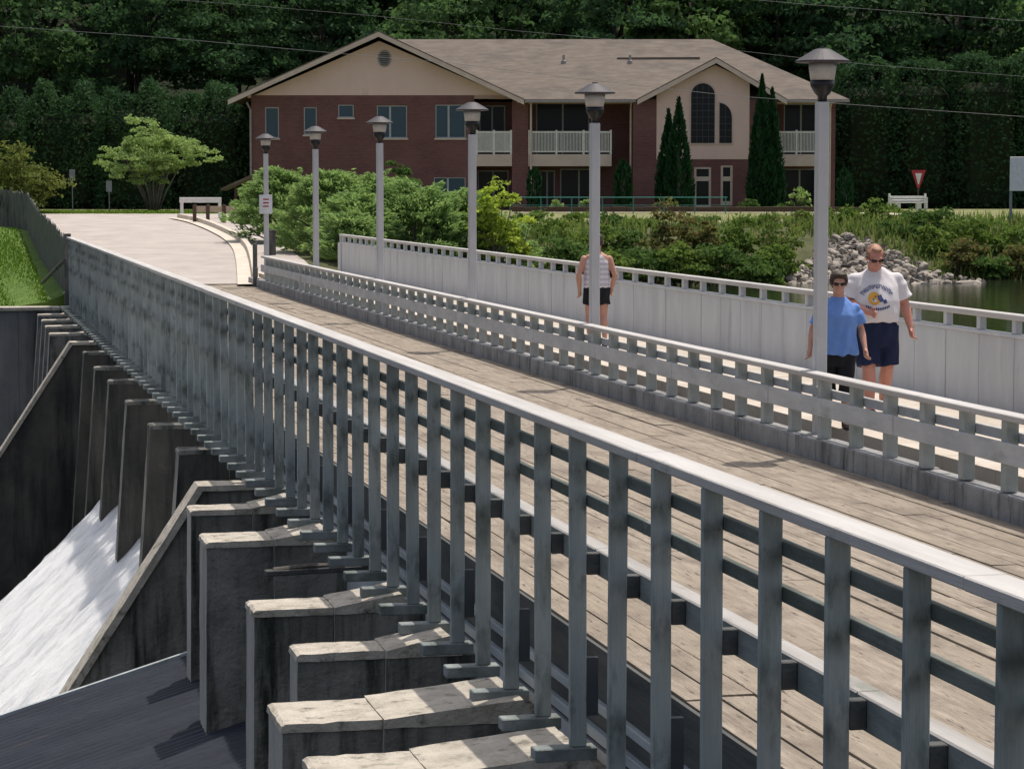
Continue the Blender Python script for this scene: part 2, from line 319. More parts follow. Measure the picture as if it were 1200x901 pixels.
def remesh(o, voxel, smooth=2, fac=.5):
    md = o.modifiers.new('r', 'REMESH'); md.mode = 'VOXEL'; md.voxel_size = voxel
    if smooth: sm = o.modifiers.new('s', 'SMOOTH'); sm.iterations = smooth; sm.factor = fac
    bpy.context.view_layer.update()
    dg = bpy.context.evaluated_depsgraph_get(); me = bpy.data.meshes.new_from_object(o.evaluated_get(dg))
    old = o.data; o.modifiers.clear(); o.data = me
    if not me.materials:
        for mm in old.materials: me.materials.append(mm)
    me.polygons.foreach_set('use_smooth', [True] * len(me.polygons))
    return o
def npmesh(name, verts, faces_n, tone=None):
    """verts (N*k,3) consecutive k-gons"""
    me = bpy.data.meshes.new(name); nv = len(verts); nf = nv // faces_n
    me.vertices.add(nv); me.vertices.foreach_set('co', np.ascontiguousarray(verts, dtype=np.float32).ravel())
    me.loops.add(nv); me.loops.foreach_set('vertex_index', np.arange(nv, dtype=np.int32))
    me.polygons.add(nf); me.polygons.foreach_set('loop_start', np.arange(0, nv, faces_n, dtype=np.int32))
    if tone is not None:
        at = me.attributes.new('tone', 'FLOAT', 'POINT'); at.data.foreach_set('value', np.repeat(tone, faces_n).astype(np.float32))
    me.update(calc_edges=True); return me
def unit(a): return a / (np.linalg.norm(a, axis=1, keepdims=True) + 1e-9)
def leaves(name, C, outd, size, aspect=.55, bias=.8, tone=None, rng=None, along=None):
    rng = rng or RNG; n = len(C)
    nm = unit(rng.normal(size=(n, 3)) + outd * bias)
    t = unit(np.cross(nm, rng.normal(size=(n, 3)))) if along is None else unit(along + .25 * rng.normal(size=(n, 3)))
    if along is not None: nm = unit(np.cross(t, rng.normal(size=(n, 3))))
    b2 = np.cross(nm, t)
    l = size * (.6 + .8 * rng.random((n, 1))); wd = l * aspect
    v = np.stack([C - t * l * .5, C + b2 * wd * .5 - t * l * .05 + nm * l * .06, C + t * l * .5, C - b2 * wd * .5 - t * l * .05 + nm * l * .06], 1).reshape(-1, 3)
    return npmesh(name, v, 4, tone)
def clumps(n, rx, ry, rz, cr, per, rng, zc=0.0, inner=.55, flat=0.0, low=-1.0, warp=.25):
    """leaf centres in clumps around an uneven ellipsoid crown"""
    d = unit(rng.normal(size=(n, 3))); d = d[d[:, 2] > low]
    ph = rng.random(6) * 6.28
    wv = 1 + warp * (np.sin(2.1 * d[:, 0] + ph[0]) * np.sin(2.7 * d[:, 1] + ph[1]) + .6 * np.sin(4.3 * d[:, 2] + ph[2] + 3 * d[:, 0]))
    r = (inner + (1 - inner) * rng.random(len(d)) ** .6) * wv
    cc = d * r[:, None] * np.array([rx, ry, rz]); cc[:, 2] += zc
    Cs, Os, Ts = [], [], []
    for c in cc:
        k = int(per * (.6 + .8 * rng.random())); rr = cr * (.6 + .8 * rng.random())
        dd = unit(rng.normal(size=(k, 3))); dd[:, 2] = np.abs(dd[:, 2]) * .8 + dd[:, 2] * .2
        q = c + dd * rr * (rng.random((k, 1)) ** .45) * np.array([1, 1, .7])
        Cs.append(q); Os.append(dd + np.array([0, 0, .5])); Ts.append(np.full(k, rng.random()))
    return np.concatenate(Cs), np.concatenate(Os), np.concatenate(Ts), cc

# ------------------------------------------------------------------ terrain
def sst(a, b2, x): t = min(1, max(0, (x - a) / (b2 - a))); return t * t * (3 - 2 * t)
def bank(U):
    pts = ((-60, 70), (-6.5, 71), (-5, 73), (-2, 78), (0, 82), (5, 89), (10, 92), (15, 92), (20, 93), (60, 98), (160, 120))
    for (a, d0), (b2, d1) in zip(pts, pts[1:]):
        if U <= b2: return d0 + (d1 - d0) * max(0, U - a) / (b2 - a)
    return 120
def hland(X, Y):
    U, D = UDof(X, Y)
    z = 1.4 * min(1, max(0, (D - 70) / 42.0))
    if D > 150: z += .52 * (D - 150)
    lf = sst(4.2, 2.4, X - max(0, D - 68) * -.06) if D < 112 else 0
    z -= .55 * lf * (1 - sst(80, 108, D))
    return z
def height(X, Y):
    U, D = UDof(X, Y)
    z = hland(X, Y)
    if U > -7 and X > 10.5:
        db = bank(U); z = -2.2 + (z + 2.2) * sst(db - 3, db + 9, D)
    return z
def ground(px, py):
    a, b2 = ray(px, py); D = 60.0
    while D < 320:
        p = UD(a * D, D)
        if CAMZ + b2 * D <= height(p.x, p.y): break
        D += .1
    p = UD(a * D, D); return Vector((p.x, p.y, height(p.x, p.y)))
def gz(U, D): p = UD(U, D); return Vector((p.x, p.y, height(p.x, p.y)))
def gpx(px, D):
    return gz(ray(px, 240)[0] * D, D)
xs = np.unique(np.concatenate([np.arange(-120, -30, 5), np.arange(-30, 70, 1.0), np.arange(70, 221, 6)]))
ys = np.unique(np.concatenate([[50, 69.05], np.arange(69.1, 130, 1.0), np.arange(130, 170, 2.0), np.arange(170, 420, 10)]))
V, Fc = [], []
for y in ys:
    for x in xs:
        V.append((x, y, -7.5 if y < 69.08 else height(x, y)))
nx = len(xs)
for j in range(len(ys) - 1):
    for i in range(nx - 1): Fc.append((j * nx + i, j * nx + i + 1, (j + 1) * nx + i + 1, (j + 1) * nx + i))
me = bpy.data.meshes.new('ground'); me.from_pydata(V, [], Fc); [me.materials.append(M[q]) for q in ('grass_ground', 'forest_floor', 'lawn_ground', 'bank_soil')]
for p in me.polygons:
    c = p.center
    u_, d_ = UDof(c.x, c.y)
    if d_ > 138: p.material_index = 1
    elif u_ < -8 and d_ < 112 and c.x < 5: p.material_index = 2
    elif u_ > -7 and c.x > 11 and d_ < bank(u_) + 14: p.material_index = 3
tag(link('ground', me), kind='structure')
def sheet(name, rows, mat, dz, nseg=8, kind='structure'):
    """rows: list of (left xy, right xy) strips laid on the terrain"""
    V, Fc = [], []
    for (a, b2) in rows:
        for k in range(nseg + 1):
            x = a[0] + (b2[0] - a[0]) * k / nseg; y = a[1] + (b2[1] - a[1]) * k / nseg
            V.append((x, y, height(x, y) + dz))
    for j in range(len(rows) - 1):
        for i in range(nseg): q = j * (nseg + 1) + i; Fc.append((q, q + 1, q + nseg + 2, q + nseg + 1))
    me = bpy.data.meshes.new(name); me.from_pydata(V, [], Fc); return tag(link(name, me, mat), kind=kind)
def interp(pts, t):
    for (a, b2) in zip(pts, pts[1:]):
        if t <= b2[0]: return a[1] + (b2[1] - a[1]) * (t - a[0]) / (b2[0] - a[0])
    return pts[-1][1]
# paved approach beyond the bridge
LE = [(66, 92), (68, 84), (75, 66), (85, 50), (95, 38), (106, 26), (114, 18)]
RE = [(66, 420), (68, 415), (74, 395), (80, 355), (88, 330), (96, 318), (104, 308), (114, 300)]
rows = []
for D in np.arange(68.8, 114.1, 1.0):
    a = UD(ray(interp(LE, D), 240)[0] * D, D); b2 = UD(ray(interp(RE, D), 240)[0] * D, D); rows.append(((a.x, max(a.y, 69.1)), (b2.x, max(b2.y, 69.1))))
rows[0] = ((3.4, 69.05), (11.2, 69.05))
sheet('road', rows, 'far_pavement', .025, 24)
# kerb curving away from the end of the bridge
kp = [ground(297, 336), ground(295, 322), ground(292, 306), ground(287, 293), ground(276, 282), ground(262, 274), ground(246, 267), ground(228, 261), ground(208, 257)]
mb = MB(kp[0]); prev = None
def spline(pts, n):
    out = []
    for i in range(len(pts) - 1):
        p0, p1, p2, p3 = pts[max(i - 1, 0)], pts[i], pts[i + 1], pts[min(i + 2, len(pts) - 1)]
        for k in range(n):
            t = k / n; out.append(.5 * ((2 * p1) + (p2 - p0) * t + (2 * p0 - 5 * p1 + 4 * p2 - p3) * t * t + (3 * p1 - p0 - 3 * p2 + p3) * t ** 3))
    return out + [pts[-1]]
ks = spline(kp, 5)
for i, p in enumerate(ks):
    t = (ks[min(i + 1, len(ks) - 1)] - ks[max(i - 1, 0)]); t.z = 0; t.normalize(); s = Vector((t.y, -t.x, 0))
    g = height(p.x, p.y) + .05
    prof = [(-.42, .015), (-.02, .02), (0, .17), (.16, .18), (.17, .02)]
    ring = [mb.bm.verts.new(Vector((p.x, p.y, g)) + s * o + Vector((0, 0, h))) for o, h in prof]
    if prev:
        for k in range(len(prof) - 1): mb.bm.faces.new([prev[k], prev[k + 1], ring[k + 1], ring[k]])
    prev = ring
tag(mb.build('kerb', 'kerb_light'), kind='structure')
# strip paths in front of the house and along the river on the right
rows = []
for px in range(600, 1330, 10):
    D = 116 - 13 * sst(940, 1180, px); wd = 1.2 + 2.6 * sst(1000, 1150, px)
    u = ray(px, 240)[0]; a = UD(u * D, D); b2 = UD(u * (D + wd), D + wd); rows.append(((a.x, a.y), (b2.x, b2.y)))
sheet('path', rows, 'kerb_light', .05, 4)
# river and tail water
me = bpy.data.meshes.new('river_water'); me.from_pydata([(11.6, -40, 0), (260, -40, 0), (260, 160, 0), (11.6, 160, 0)], [], [(0, 1, 2, 3)])
tag(link('river_water', me, 'river_water', loc=(0, 0, -.8)), kind='structure')
me = bpy.data.meshes.new('tail_water'); me.from_pydata([(-90, -40, 0), (4, -40, 0), (4, 69, 0), (-90, 69, 0)], [], [(0, 1, 2, 3)])
tag(link('tail_water', me, 'pool_water', loc=(0, 0, -6.6)), kind='structure')
# ------------------------------------------------------------------ bridge
YA, YB = 4.0, 69.1
# plank deck, one sheet of separate boards
V, Fc, T = [], [], []
x = 3.80; pw = .2045
while x < 8.36:
    y = YA - random.random() * 3
    while y < YB:
        l = random.uniform(2.6, 4.9); y1 = min(y + l, YB - .02); y0 = max(y, YA)
        if y1 > y0:
            z = random.uniform(-.006, .004); z2 = z + random.uniform(-.004, .004); 
            q = len(V); g = random.choice((.002, .003, .003, .005, .008)); x0, x1 = x + g, min(x + pw, 8.372) - g
            V += [(x0, y0, -.08), (x1, y0, -.08), (x1, y1 - .012, -.08), (x0, y1 - .012, -.08), (x0, y0, z), (x1, y0, z2), (x1, y1 - .012, z2), (x0, y1 - .012, z)]
            Fc += [(q + 4, q + 5, q + 6, q + 7), (q, q + 1, q + 5, q + 4), (q + 1, q + 2, q + 6, q + 5), (q + 2, q + 3, q + 7, q + 6), (q + 3, q, q + 4, q + 7)]
            T += [random.random()] * 8
        y += l
    x += pw
me = bpy.data.meshes.new('road_planks'); me.from_pydata(V, [], Fc); at = me.attributes.new('tone', 'FLOAT', 'POINT'); at.data.foreach_set('value', T)
tag(link('road_planks', me, 'deck_plank'), kind='structure')
mb = MB((8.4, YA, 0)); y = YA
while y < YB:
    l = random.uniform(2.2, 2.7); j = random.uniform(-.008, .008)
    mb.box(8.378 + j, 8.60 + j, y + .006, min(y + l, YB) - .006, -.05, .205 + random.uniform(-.008, .006), .012); y += l
tag(mb.build('kerb_beam', 'curb_concrete'), kind='structure')
mb = MB((9.0, YA, 0)); y = YA
while y < YB + 4:
    mb.box(9.06, 11.36, y + .004, y + 1.2 - .004, -.1, .195 + random.uniform(-.002, .002)); y += 1.2
tag(mb.build('pavement', 'walk_concrete'), kind='structure')

br = thing('dam_bridge', 'timber deck bridge structure of dark edge beams and grey boards carrying the plank road', 'bridge', (5.9, 36, -.9))
def B(): return MB(br.location)
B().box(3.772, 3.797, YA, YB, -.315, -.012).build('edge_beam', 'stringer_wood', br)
B().box(3.735, 3.79, YA, YB, -.375, -.318, .006).build('ledge_strip', 'rail_wood', br)
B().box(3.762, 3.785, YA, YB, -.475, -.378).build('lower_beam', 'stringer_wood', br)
B().box(3.725, 3.78, YA, YB, -.545, -.478, .006).build('ledge_strip', 'rail_wood', br)
mb = B(); y = YA
while y < YB: mb.box(3.742, 3.77, y + .004, min(y + 1.2, YB) - .004, -1.25, -.585); y += 1.2
mb.build('fascia_board', 'fence_paint', br)
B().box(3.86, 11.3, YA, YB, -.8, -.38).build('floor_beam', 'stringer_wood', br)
LP0, LPS = 8.76, .843
LK = list(range(-4, 71))
ke = None
for k in LK:
    y = LP0 + LPS * k
    if ke is None:
        o = MB((3.5, y, -.5)).box(3.26, 3.62, y - .045, y + .075, -.552, -.476, .006).build('beam_end', 'guard_wood', br, loc=Vector((3.5, y, -.5)) - br.location); ke = o
    else: dup(ke, Vector((3.5, y, -.5)) - br.location, parent=br, ks=[])
# ---- left railing
rl = thing('bridge_railing', 'tall weathered grey wooden railing with pale cap rail along the dam side of the bridge', 'railing', (3.5, 36, -.48))
def RLm(): return MB(rl.location)
mb = RLm(); y = YA
while y < 67.6:
    l = 4.2; j = random.uniform(-.004, .004); mb.box(3.46 + j, 3.628 + j, y + .003, min(y + l, 67.6) - .003, 1.284, 1.336, .006); y += l
mb.build('cap_rail', 'cap_wood', rl)
for z0, z1 in ((1.085, 1.15), (.885, .952)):
    mb = RLm(); mb.box(3.563, 3.603, YA, 67.5, z0, z1, .004); mb.build('thin_rail', 'rail_dark', rl)
mb = RLm(); y = YA + 1.5
while y < 67.5: mb.box(3.637, 3.745, y + .004, min(y + 4.2, 67.5) - .004, .485, .632, .008); y += 4.2
gbo = mb.build('guard_beam', ['guard_wood', 'beam_top_lit'], rl)
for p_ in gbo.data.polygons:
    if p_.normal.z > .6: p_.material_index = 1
kp_ = kb_ = None
for k in LK:
    y = LP0 + LPS * k
    if y > 67.5: break
    l = Vector((3.515, y, 0)) - rl.location
    if kp_ is None:
        kp_ = MB((3.515, y, 0)).box(3.468, 3.562, y - .026, y + .026, -.474, 1.282, .004).build('post', 'post_wood', rl, loc=l)
        kb_ = MB((3.515, y, 0)).box(3.5635, 3.636, y - .025, y + .04, .50, .622, .004).build('spacer_block', 'stringer_wood', rl, loc=l)
    else:
        q = dup(kp_, l, parent=rl, ks=[]); q.rotation_euler = (random.gauss(0, .003), random.gauss(0, .003), random.gauss(0, .03)); dup(kb_, l, parent=rl, ks=[])
    if k % 2 == 0:
        MB((3.515, y, 0)).box(3.5635, 3.63, y - .02, y + .03, -.30, .03).build('bracket', 'dark_metal', rl, loc=l)
# ---- low barrier between road and walkway
bl = thing('road_barrier', 'low pale wooden barrier with short posts and one wide board between road and walkway', 'barrier', (8.48, 40, .205))
def BLm(): return MB(bl.location)
mb = BLm(); y = 11.0
while y < 66.6: mb.box(8.40, 8.56, y + .003, min(y + 4.4, 66.6) - .003, .79, .845, .008); y += 4.4
mb.build('top_rail', 'cap_wood', bl)
mb = BLm(); y = 11.0
while y < 66.6: mb.box(8.395, 8.432, y + .004, min(y + 3.5, 66.6) - .004, .435 + random.uniform(-.008, .008), .615, .005); y += 3.52
mb.build('wide_board', 'barrier_paint', bl)
BLm().box(8.545, 8.58, 11, 66.5, .60, .69, .005).build('back_rail', 'barrier_paint', bl)
first = None
for k in range(-16, 48):
    y = 25.37 + .881 * k
    if y < 11 or y > 66.5: continue
    l = Vector((8.48, y, 0)) - bl.location
    if first is None: first = MB((8.48, y, 0)).box(8.434, 8.543, y - .055, y + .055, .206, .789, .006).build('post', 'barrier_post', bl, loc=l)
    else: dup(first, l, parent=bl, ks=[])
# ---- outer panelled fence
of = thing('panel_fence', 'light grey panelled fence with an open slot under its top rail beside the river', 'fence', (11.42, 42, .195))
def OFm(): return MB(of.location)
mb = OFm(); y = 13.0
while y < 72.3: mb.box(11.36, 11.50, y + .003, min(y + 3.84, 72.3) - .003, 1.225, 1.29, .008); y += 3.844
mb.build('top_rail', 'cap_wood', of)
OFm().box(11.375, 11.48, 13, 72.2, 1.03, 1.075, .006).build('middle_rail', 'fence_paint', of)
OFm().box(11.455, 11.475, 13, 72.2, .86, .88).build('inner_rail', 'fence_paint', of)
fp = fq = None
for k in range(-16, 46):
    y = 28.6 + .961 * k
    if y < 13 or y > 72.0: continue
    l = Vector((11.42, y, 0)) - of.location
    if fp is None:
        fp = MB((11.42, y, 0)).box(11.39, 11.47, y - .05, y + .05, 1.076, 1.224, .005).build('post', 'fence_paint', of, loc=l)
        mq = MB((11.42, y, 0)); mq.box(11.40, 11.425, y + .010, y + .951, .20, 1.029, .006); mq.box(11.426, 11.45, y - .04, y + .04, .195, 1.029)
        fq = mq.build('panel', 'fence_paint', of, loc=l)
    else:
        dup(fp, l, parent=of, ks=[]); q = dup(fq, l, parent=of, ks=[]); q.location.x += random.uniform(-.004, .004)
MB(of.location).box(11.36, 11.48, 72.06, 72.2, .2, 1.224, .006).build('end_post', 'fence_paint', of)

# ------------------------------------------------------------------ lamp posts
def make_lamp():
    t = thing('lamp_post', '', 'lamp post')
    MB().box(-.060, .060, -.060, .060, .012, 3.875, .010).build('post', 'lamp_paint', t)
    MB().box(-.13, .13, -.13, .13, 0, .012, .003).build('base_plate', 'lamp_paint', t)
    MB().box(-.03, .03, -.064, -.0605, 1.55, 1.72, .001).build('access_cover', 'lamp_paint', t)
    MB().lathe([(.045, 3.865), (.048, 3.93), (.075, 3.955), (.118, 4.03), (.122, 4.085)], 20).build('bowl', 'lamp_black', t, smooth=True)
    MB().lathe([(.118, 4.086), (.135, 4.20), (.138, 4.252)], 24).build('lens', 'lamp_lens', t, smooth=True)
    h = MB().lathe([(.14, 4.253), (.268, 4.262), (.272, 4.278), (.085, 4.388), (.06, 4.396)], 28).build('hood', 'lamp_hood', t)
    MB().lathe([(.04, 4.397), (.036, 4.412)], 12).build('cap', 'lamp_hood', h)
    return t
lamp_lab = ['tall grey square lamp post with black bowl hood, nearest the camera beside the walking couple', 'grey lamp post standing in front of the lone walker seen from behind', 'grey lamp post in front of the short balcony beside the brick corner column',
            'grey lamp post rising in front of the juniper mass and paired gable window', 'grey lamp post at the start of the panel fence, second from the far end', 'farthest grey lamp post, with a white plate fixed to its shaft']
lamp0 = make_lamp(); lk = kids(lamp0)
for k in range(6):
    wx = 8.86; D = F_PX * wx / ((959.5, 694.5, 551.5, 443.5, 368.5, 310.5)[k] + 83); X = wx * cs
    Y = (D - X * sn) / cs
    z0 = -.375
    if k == 0: o = lamp0; o.location = (X, Y, z0)
    else: o = dup(lamp0, (X, Y, z0))
    tag(o, lamp_lab[k], None, 'grey lamp posts along the walkway')
    o.rotation_euler = (0, 0, random.uniform(-.1, .1))
    if k == 5:
        t = thing('sign_plate', 'small white rectangular plate fixed to the farthest lamp post', 'sign', (X - .02, Y - .085, z0 + 2.30), -YAW)
        MB().box(-.17, .17, -.012, .008, 0, .50, .003).build('plate', 'sign_white', t)
        mb = MB()
        for zz in (.36, .27, .18): mb.box(-.07, .08, -.016, -.0125, zz, zz + .035)
        mb.build('lettering', 'sign_red', t)
# bollard by the last lamp
p = ground(319, 300)
t = thing('bollard', 'short dark grey timber bollard behind the far end of the low barrier', 'bollard', p)
MB().box(-.11, .11, -.11, .11, 0, .78, .015).build('shaft', 'picket_wood', t); MB().box(-.13, .13, -.13, .13, .781, .83, .01).build('cap', 'picket_wood', t)

t = thing('end_post', 'tall dark weathered timber post standing at the road end of the low barrier', 'post', (8.36, 67.5, -.1))
MB().box(-.055, .055, -.06, .06, 0, 1.25, .012).build('shaft', 'picket_wood', t); MB().box(-.065, .065, -.10, .03, .35, .62, .01).build('collar', 'picket_wood', t)
# ------------------------------------------------------------------ piers
PZ = -.605
def prism_xz(mb, pts, y0, y1, mi=0): return mb.prism([(x, y0, z) for x, z in pts], (0, y1 - y0, 0), mi)
piers = [  # near depth, thickness, left X, top z, label
 (13.9, .70, 2.05, 'cut off by the bottom edge of the picture, nearest of all the piers'),
 (15.4, .74, 2.05, 'broad pier with a speckled sunny top, second from the camera'),
 (17.75, .48, 2.47, 'narrow low pier squeezed between the speckled pier and the tall notched pier'),
 (19.6, .58, 2.40, 'tall notched pier standing in the dark ribbed apron, its front edge pale'),
 (23.4, .70, 2.44, 'thick pier with weathered slab, just behind the tall notched pier'),
 (25.7, .52, 2.53, 'slim pier tucked between the thick pier and the sloping wing wall'),
 (31.6, .5, 2.97, 'first dark wet pier beyond the sloping wing wall'),
 (34.9, .5, 2.90, 'second dark wet pier beyond the sloping wing wall'),
 (38.8, .5, 2.88, 'third dark pier beyond the wing wall, rising out of white water'),
 (42.9, .5, 2.90, 'fourth dark pier beyond the wing wall, with foam at its foot'),
 (46.1, .5, 2.87, 'fifth dark pier, where the white water begins'),
 (50.3, .5, 2.92, 'dark pier just in front of the far sloping wing wall'),
 (56.6, .55, 2.55, 'pale-topped pier behind the far wing wall, lowest of the stepped group'),
 (59.6, .55, 2.60, 'pale-topped pier second up in the stepped group below the grass'),
 (62.3, .55, 2.63, 'pale-topped pier in the middle of the stepped group below the grass'),
 (65.0, .55, 2.65, 'topmost pale pier of the stepped group, against the abutment wall')]
for i, (D, th, xl, lab) in enumerate(piers):
    y0 = (D - xl * sn) / cs; y1 = y0 + th; far = i >= 6
    t = thing('dam_pier', lab if 'pier' in lab.split(',')[0] or 'pier' in lab else lab, 'pier', (xl + .6, (y0 + y1) / 2, -6.6), 0, 'concrete dam piers under the bridge')
    if i == 0: t['label'] = 'foremost concrete pier, only its pale top showing beside the nearest post feet'
    body = MB(t.location); xm = xl + .62
    cap = .0
    bl_ = -.45 if far else -.06          # batter of the nose
    prism_xz(body, [(xl, PZ - .057), (xm, PZ - .057), (xm, -6.6), (xl + bl_, -6.6)], y0 + .05, y1 - .04)
    prism_xz(body, [(xm + .002, PZ - .047), (4.3, PZ - .047), (4.3, -6.6), (xm + .002, -6.6)], y0, y1)
    body.rough(.005, .22)
    bo = body.build('body', ['wet_concrete' if 6 <= i < 12 else 'pier_concrete', 'pier_nose_lit' if not 6 <= i < 12 else 'pier_concrete'], t)
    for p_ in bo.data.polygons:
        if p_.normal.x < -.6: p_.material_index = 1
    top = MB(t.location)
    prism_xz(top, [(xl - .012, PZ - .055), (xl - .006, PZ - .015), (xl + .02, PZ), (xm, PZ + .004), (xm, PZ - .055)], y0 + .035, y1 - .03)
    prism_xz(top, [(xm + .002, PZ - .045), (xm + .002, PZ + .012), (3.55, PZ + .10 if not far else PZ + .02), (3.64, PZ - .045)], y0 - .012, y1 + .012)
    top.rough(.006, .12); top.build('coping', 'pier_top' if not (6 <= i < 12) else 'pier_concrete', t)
    # nose faces are paler: open-sky light painted into their colour
# sloping wing walls
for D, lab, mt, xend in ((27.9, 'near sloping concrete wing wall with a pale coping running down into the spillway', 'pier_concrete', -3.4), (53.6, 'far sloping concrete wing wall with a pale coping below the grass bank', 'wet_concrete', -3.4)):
    X0 = 2.85; y0 = (D - X0 * sn) / cs; y1 = y0 + .42
    t = thing('wing_wall', lab, 'wall', (1.5, y0, -6.6)); sl_ = 1.53
    zb = PZ - (X0 - xend) * sl_
    prism_xz(MB(t.location), [(X0, PZ - .06), (4.3, PZ - .06), (4.3, -6.6), (X0 - (-6.6 - (PZ - .06)) * -1 / sl_, -6.6)], y0 + .03, y1 - .03).rough(.005, .25).build('face', mt, t)
    k = .10
    prism_xz(MB(t.location), [(3.9, PZ), (X0 - .03, PZ), (X0 - .03 - 3.9, PZ - 3.9 * sl_), (X0 - .03 - 3.9 + k, PZ - 3.9 * sl_ - .01), (X0 + .02, PZ - .058), (3.9, PZ - .058)], y0 - .03, y1 + .03).rough(.005, .14).build('coping', 'pier_top', t)
# gate wall below the deck
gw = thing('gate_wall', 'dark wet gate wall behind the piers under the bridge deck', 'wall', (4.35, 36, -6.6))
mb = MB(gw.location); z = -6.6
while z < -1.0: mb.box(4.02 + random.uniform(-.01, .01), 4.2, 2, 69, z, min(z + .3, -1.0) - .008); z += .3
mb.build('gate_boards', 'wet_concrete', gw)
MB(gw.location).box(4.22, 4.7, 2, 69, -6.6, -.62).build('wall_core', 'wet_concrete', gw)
# driftwood lodged on the thick pier
t = thing('driftwood', 'dark weathered plank lodged between the thick pier and the railing posts', 'plank', P(366, 669, 22.0), R(8))
MB().box(-.42, .5, -.05, .05, -.02, .03, .008).build('board', 'stringer_wood', t)
MB().tube([(-.35, 0, .031), (-.05, -.015, .05), (.3, .01, .045)], [.02, .022, .012], 6).build('branch', 'bark', t)
# ribbed apron in the near bays
ya0, ya1 = 8.0, (27.3 - .15) / cs - .55
V, Fc = [], []; yy = np.arange(ya0, ya1, .03); xx = [-6, -3, -1.5, 0, 1, 2, 3.9]
for j, y in enumerate(yy):
    for x in xx:
        ph = 1 - (y / .15) % 1.0
        V.append((x, y, -2.36 - (2.6 - x) * .30 + .045 * (ph if ph < .8 else (1 - ph) * 4) + .012 * math.sin(x * 3 + y * 5)))
for j in range(len(yy) - 1):
    for i in range(len(xx) - 1): q = j * len(xx) + i; Fc.append((q, q + 1, q + len(xx) + 1, q + len(xx)))
me = bpy.data.meshes.new('apron'); me.from_pydata(V, [], Fc)
t = thing('spillway_apron', 'dark blue ribbed apron sloping away between the near piers', 'apron', (0, 0, 0))
link('ribbed_surface', me, 'apron_slate', t)
prism_xz(MB(), [(3.9, -1.93), (-6, -4.90), (-6, -5.0), (3.9, -2.05)], ya1 - .02, ya1 + .05).build('edge_strip', 'rail_wood', t)
prism_xz(MB(), [(3.9, -2.06), (-6, -5.02), (-6, -6.6), (3.9, -6.6)], ya1 - .3, ya1 + .03).build('end_wall', 'pier_concrete', t)
# rushing white water
V, Fc = [], []; xx = np.arange(-8, 3.95, .16); yy = np.arange(28.45, 45.9, .12)
for j, y in enumerate(yy):
    for i, x in enumerate(xx):
        e = .10 * math.sin(y * 1.9 + .6 * math.sin(x * 1.3)) + .06 * math.sin(y * 4.3 + x * .9) + random.uniform(-.03, .03)
        z = -3.15 - (2.6 - x) * 1.0 + e * min(1, max(0, (3.6 - x) / 2))
        if z < -6.3: z = -6.35 + .25 * e + random.uniform(-.06, .06)
        V.append((x + random.uniform(-.03, .03), y, z))
for j in range(len(yy) - 1):
    for i in range(len(xx) - 1): q = j * len(xx) + i; Fc.append((q, q + 1, q + len(xx) + 1, q + len(xx)))
me = bpy.data.meshes.new('white_water'); me.from_pydata(V, [], Fc); o = link('white_water', me, 'white_water', smooth=True); tag(o, kind='structure')
# abutment wall at the far bank
t = thing('abutment_wall', 'grey concrete abutment wall with vertical streaks below the left grass bank', 'wall', (-8, 68.6, -6.6))
mb = MB(t.location); x = -60.0
while x < 3.3: mb.box(x + .006, min(x + 1.22, 3.3), 68.5 + random.uniform(-.01, .01), 69.0, -6.6, -.62); x += 1.22
mb.build('face', 'abutment_concrete', t)
MB(t.location).box(-60, 3.3, 68.42, 69.12, -.618, -.52, .01).build('coping', 'pier_top', t)
t = thing('end_wall', 'dark concrete bridge seat under the far end of the plank road', 'wall', (7, 69, -6.6))
MB(t.location).box(3.9, 12.2, 68.9, 69.08, -6.6, -.09).build('face', 'abutment_concrete', t)
# ------------------------------------------------------------------ house (local frame: x right, y away, z up; facade at D = HD)
HD = 132.0
ho = UD(0, HD); hz0 = 1.35
hs = thing('brick_house', 'two storey red brick house with tan gables and brown shingle roof behind the river bank', 'house', (ho.x, ho.y, hz0), -YAW)
def hx(px, w=0): return ray(px, CY)[0] * (HD + w)
def hz(py, w=0): return CAMZ + ray(CX, py)[1] * (HD + w) - hz0
GB = 0.0
zE = hz(117)                      # eave height
xL, xR = hx(297), hx(976); xc = hx(446); zA = hz(41)
def holes(mb, x0, x1, z0, z1, y0, y1, rects):
    """wall slab with rectangular openings, butted strips"""
    xsx = sorted({x0, x1, *[r[0] for r in rects], *[r[1] for r in rects]})
    for a, b2 in zip(xsx, xsx[1:]):
        z = z0
        for r in sorted([r for r in rects if r[0] <= a + 1e-6 and r[1] >= b2 - 1e-6], key=lambda r: r[2]):
            if r[2] > z: mb.box(a, b2, y0, y1, z, r[2])
            z = r[3]
        if z < z1: mb.box(a, b2, y0, y1, z, z1)
def rect(pa, pb, ya, yb, w=0): return (hx(pa, w), hx(pb, w), hz(yb, w), hz(ya, w))
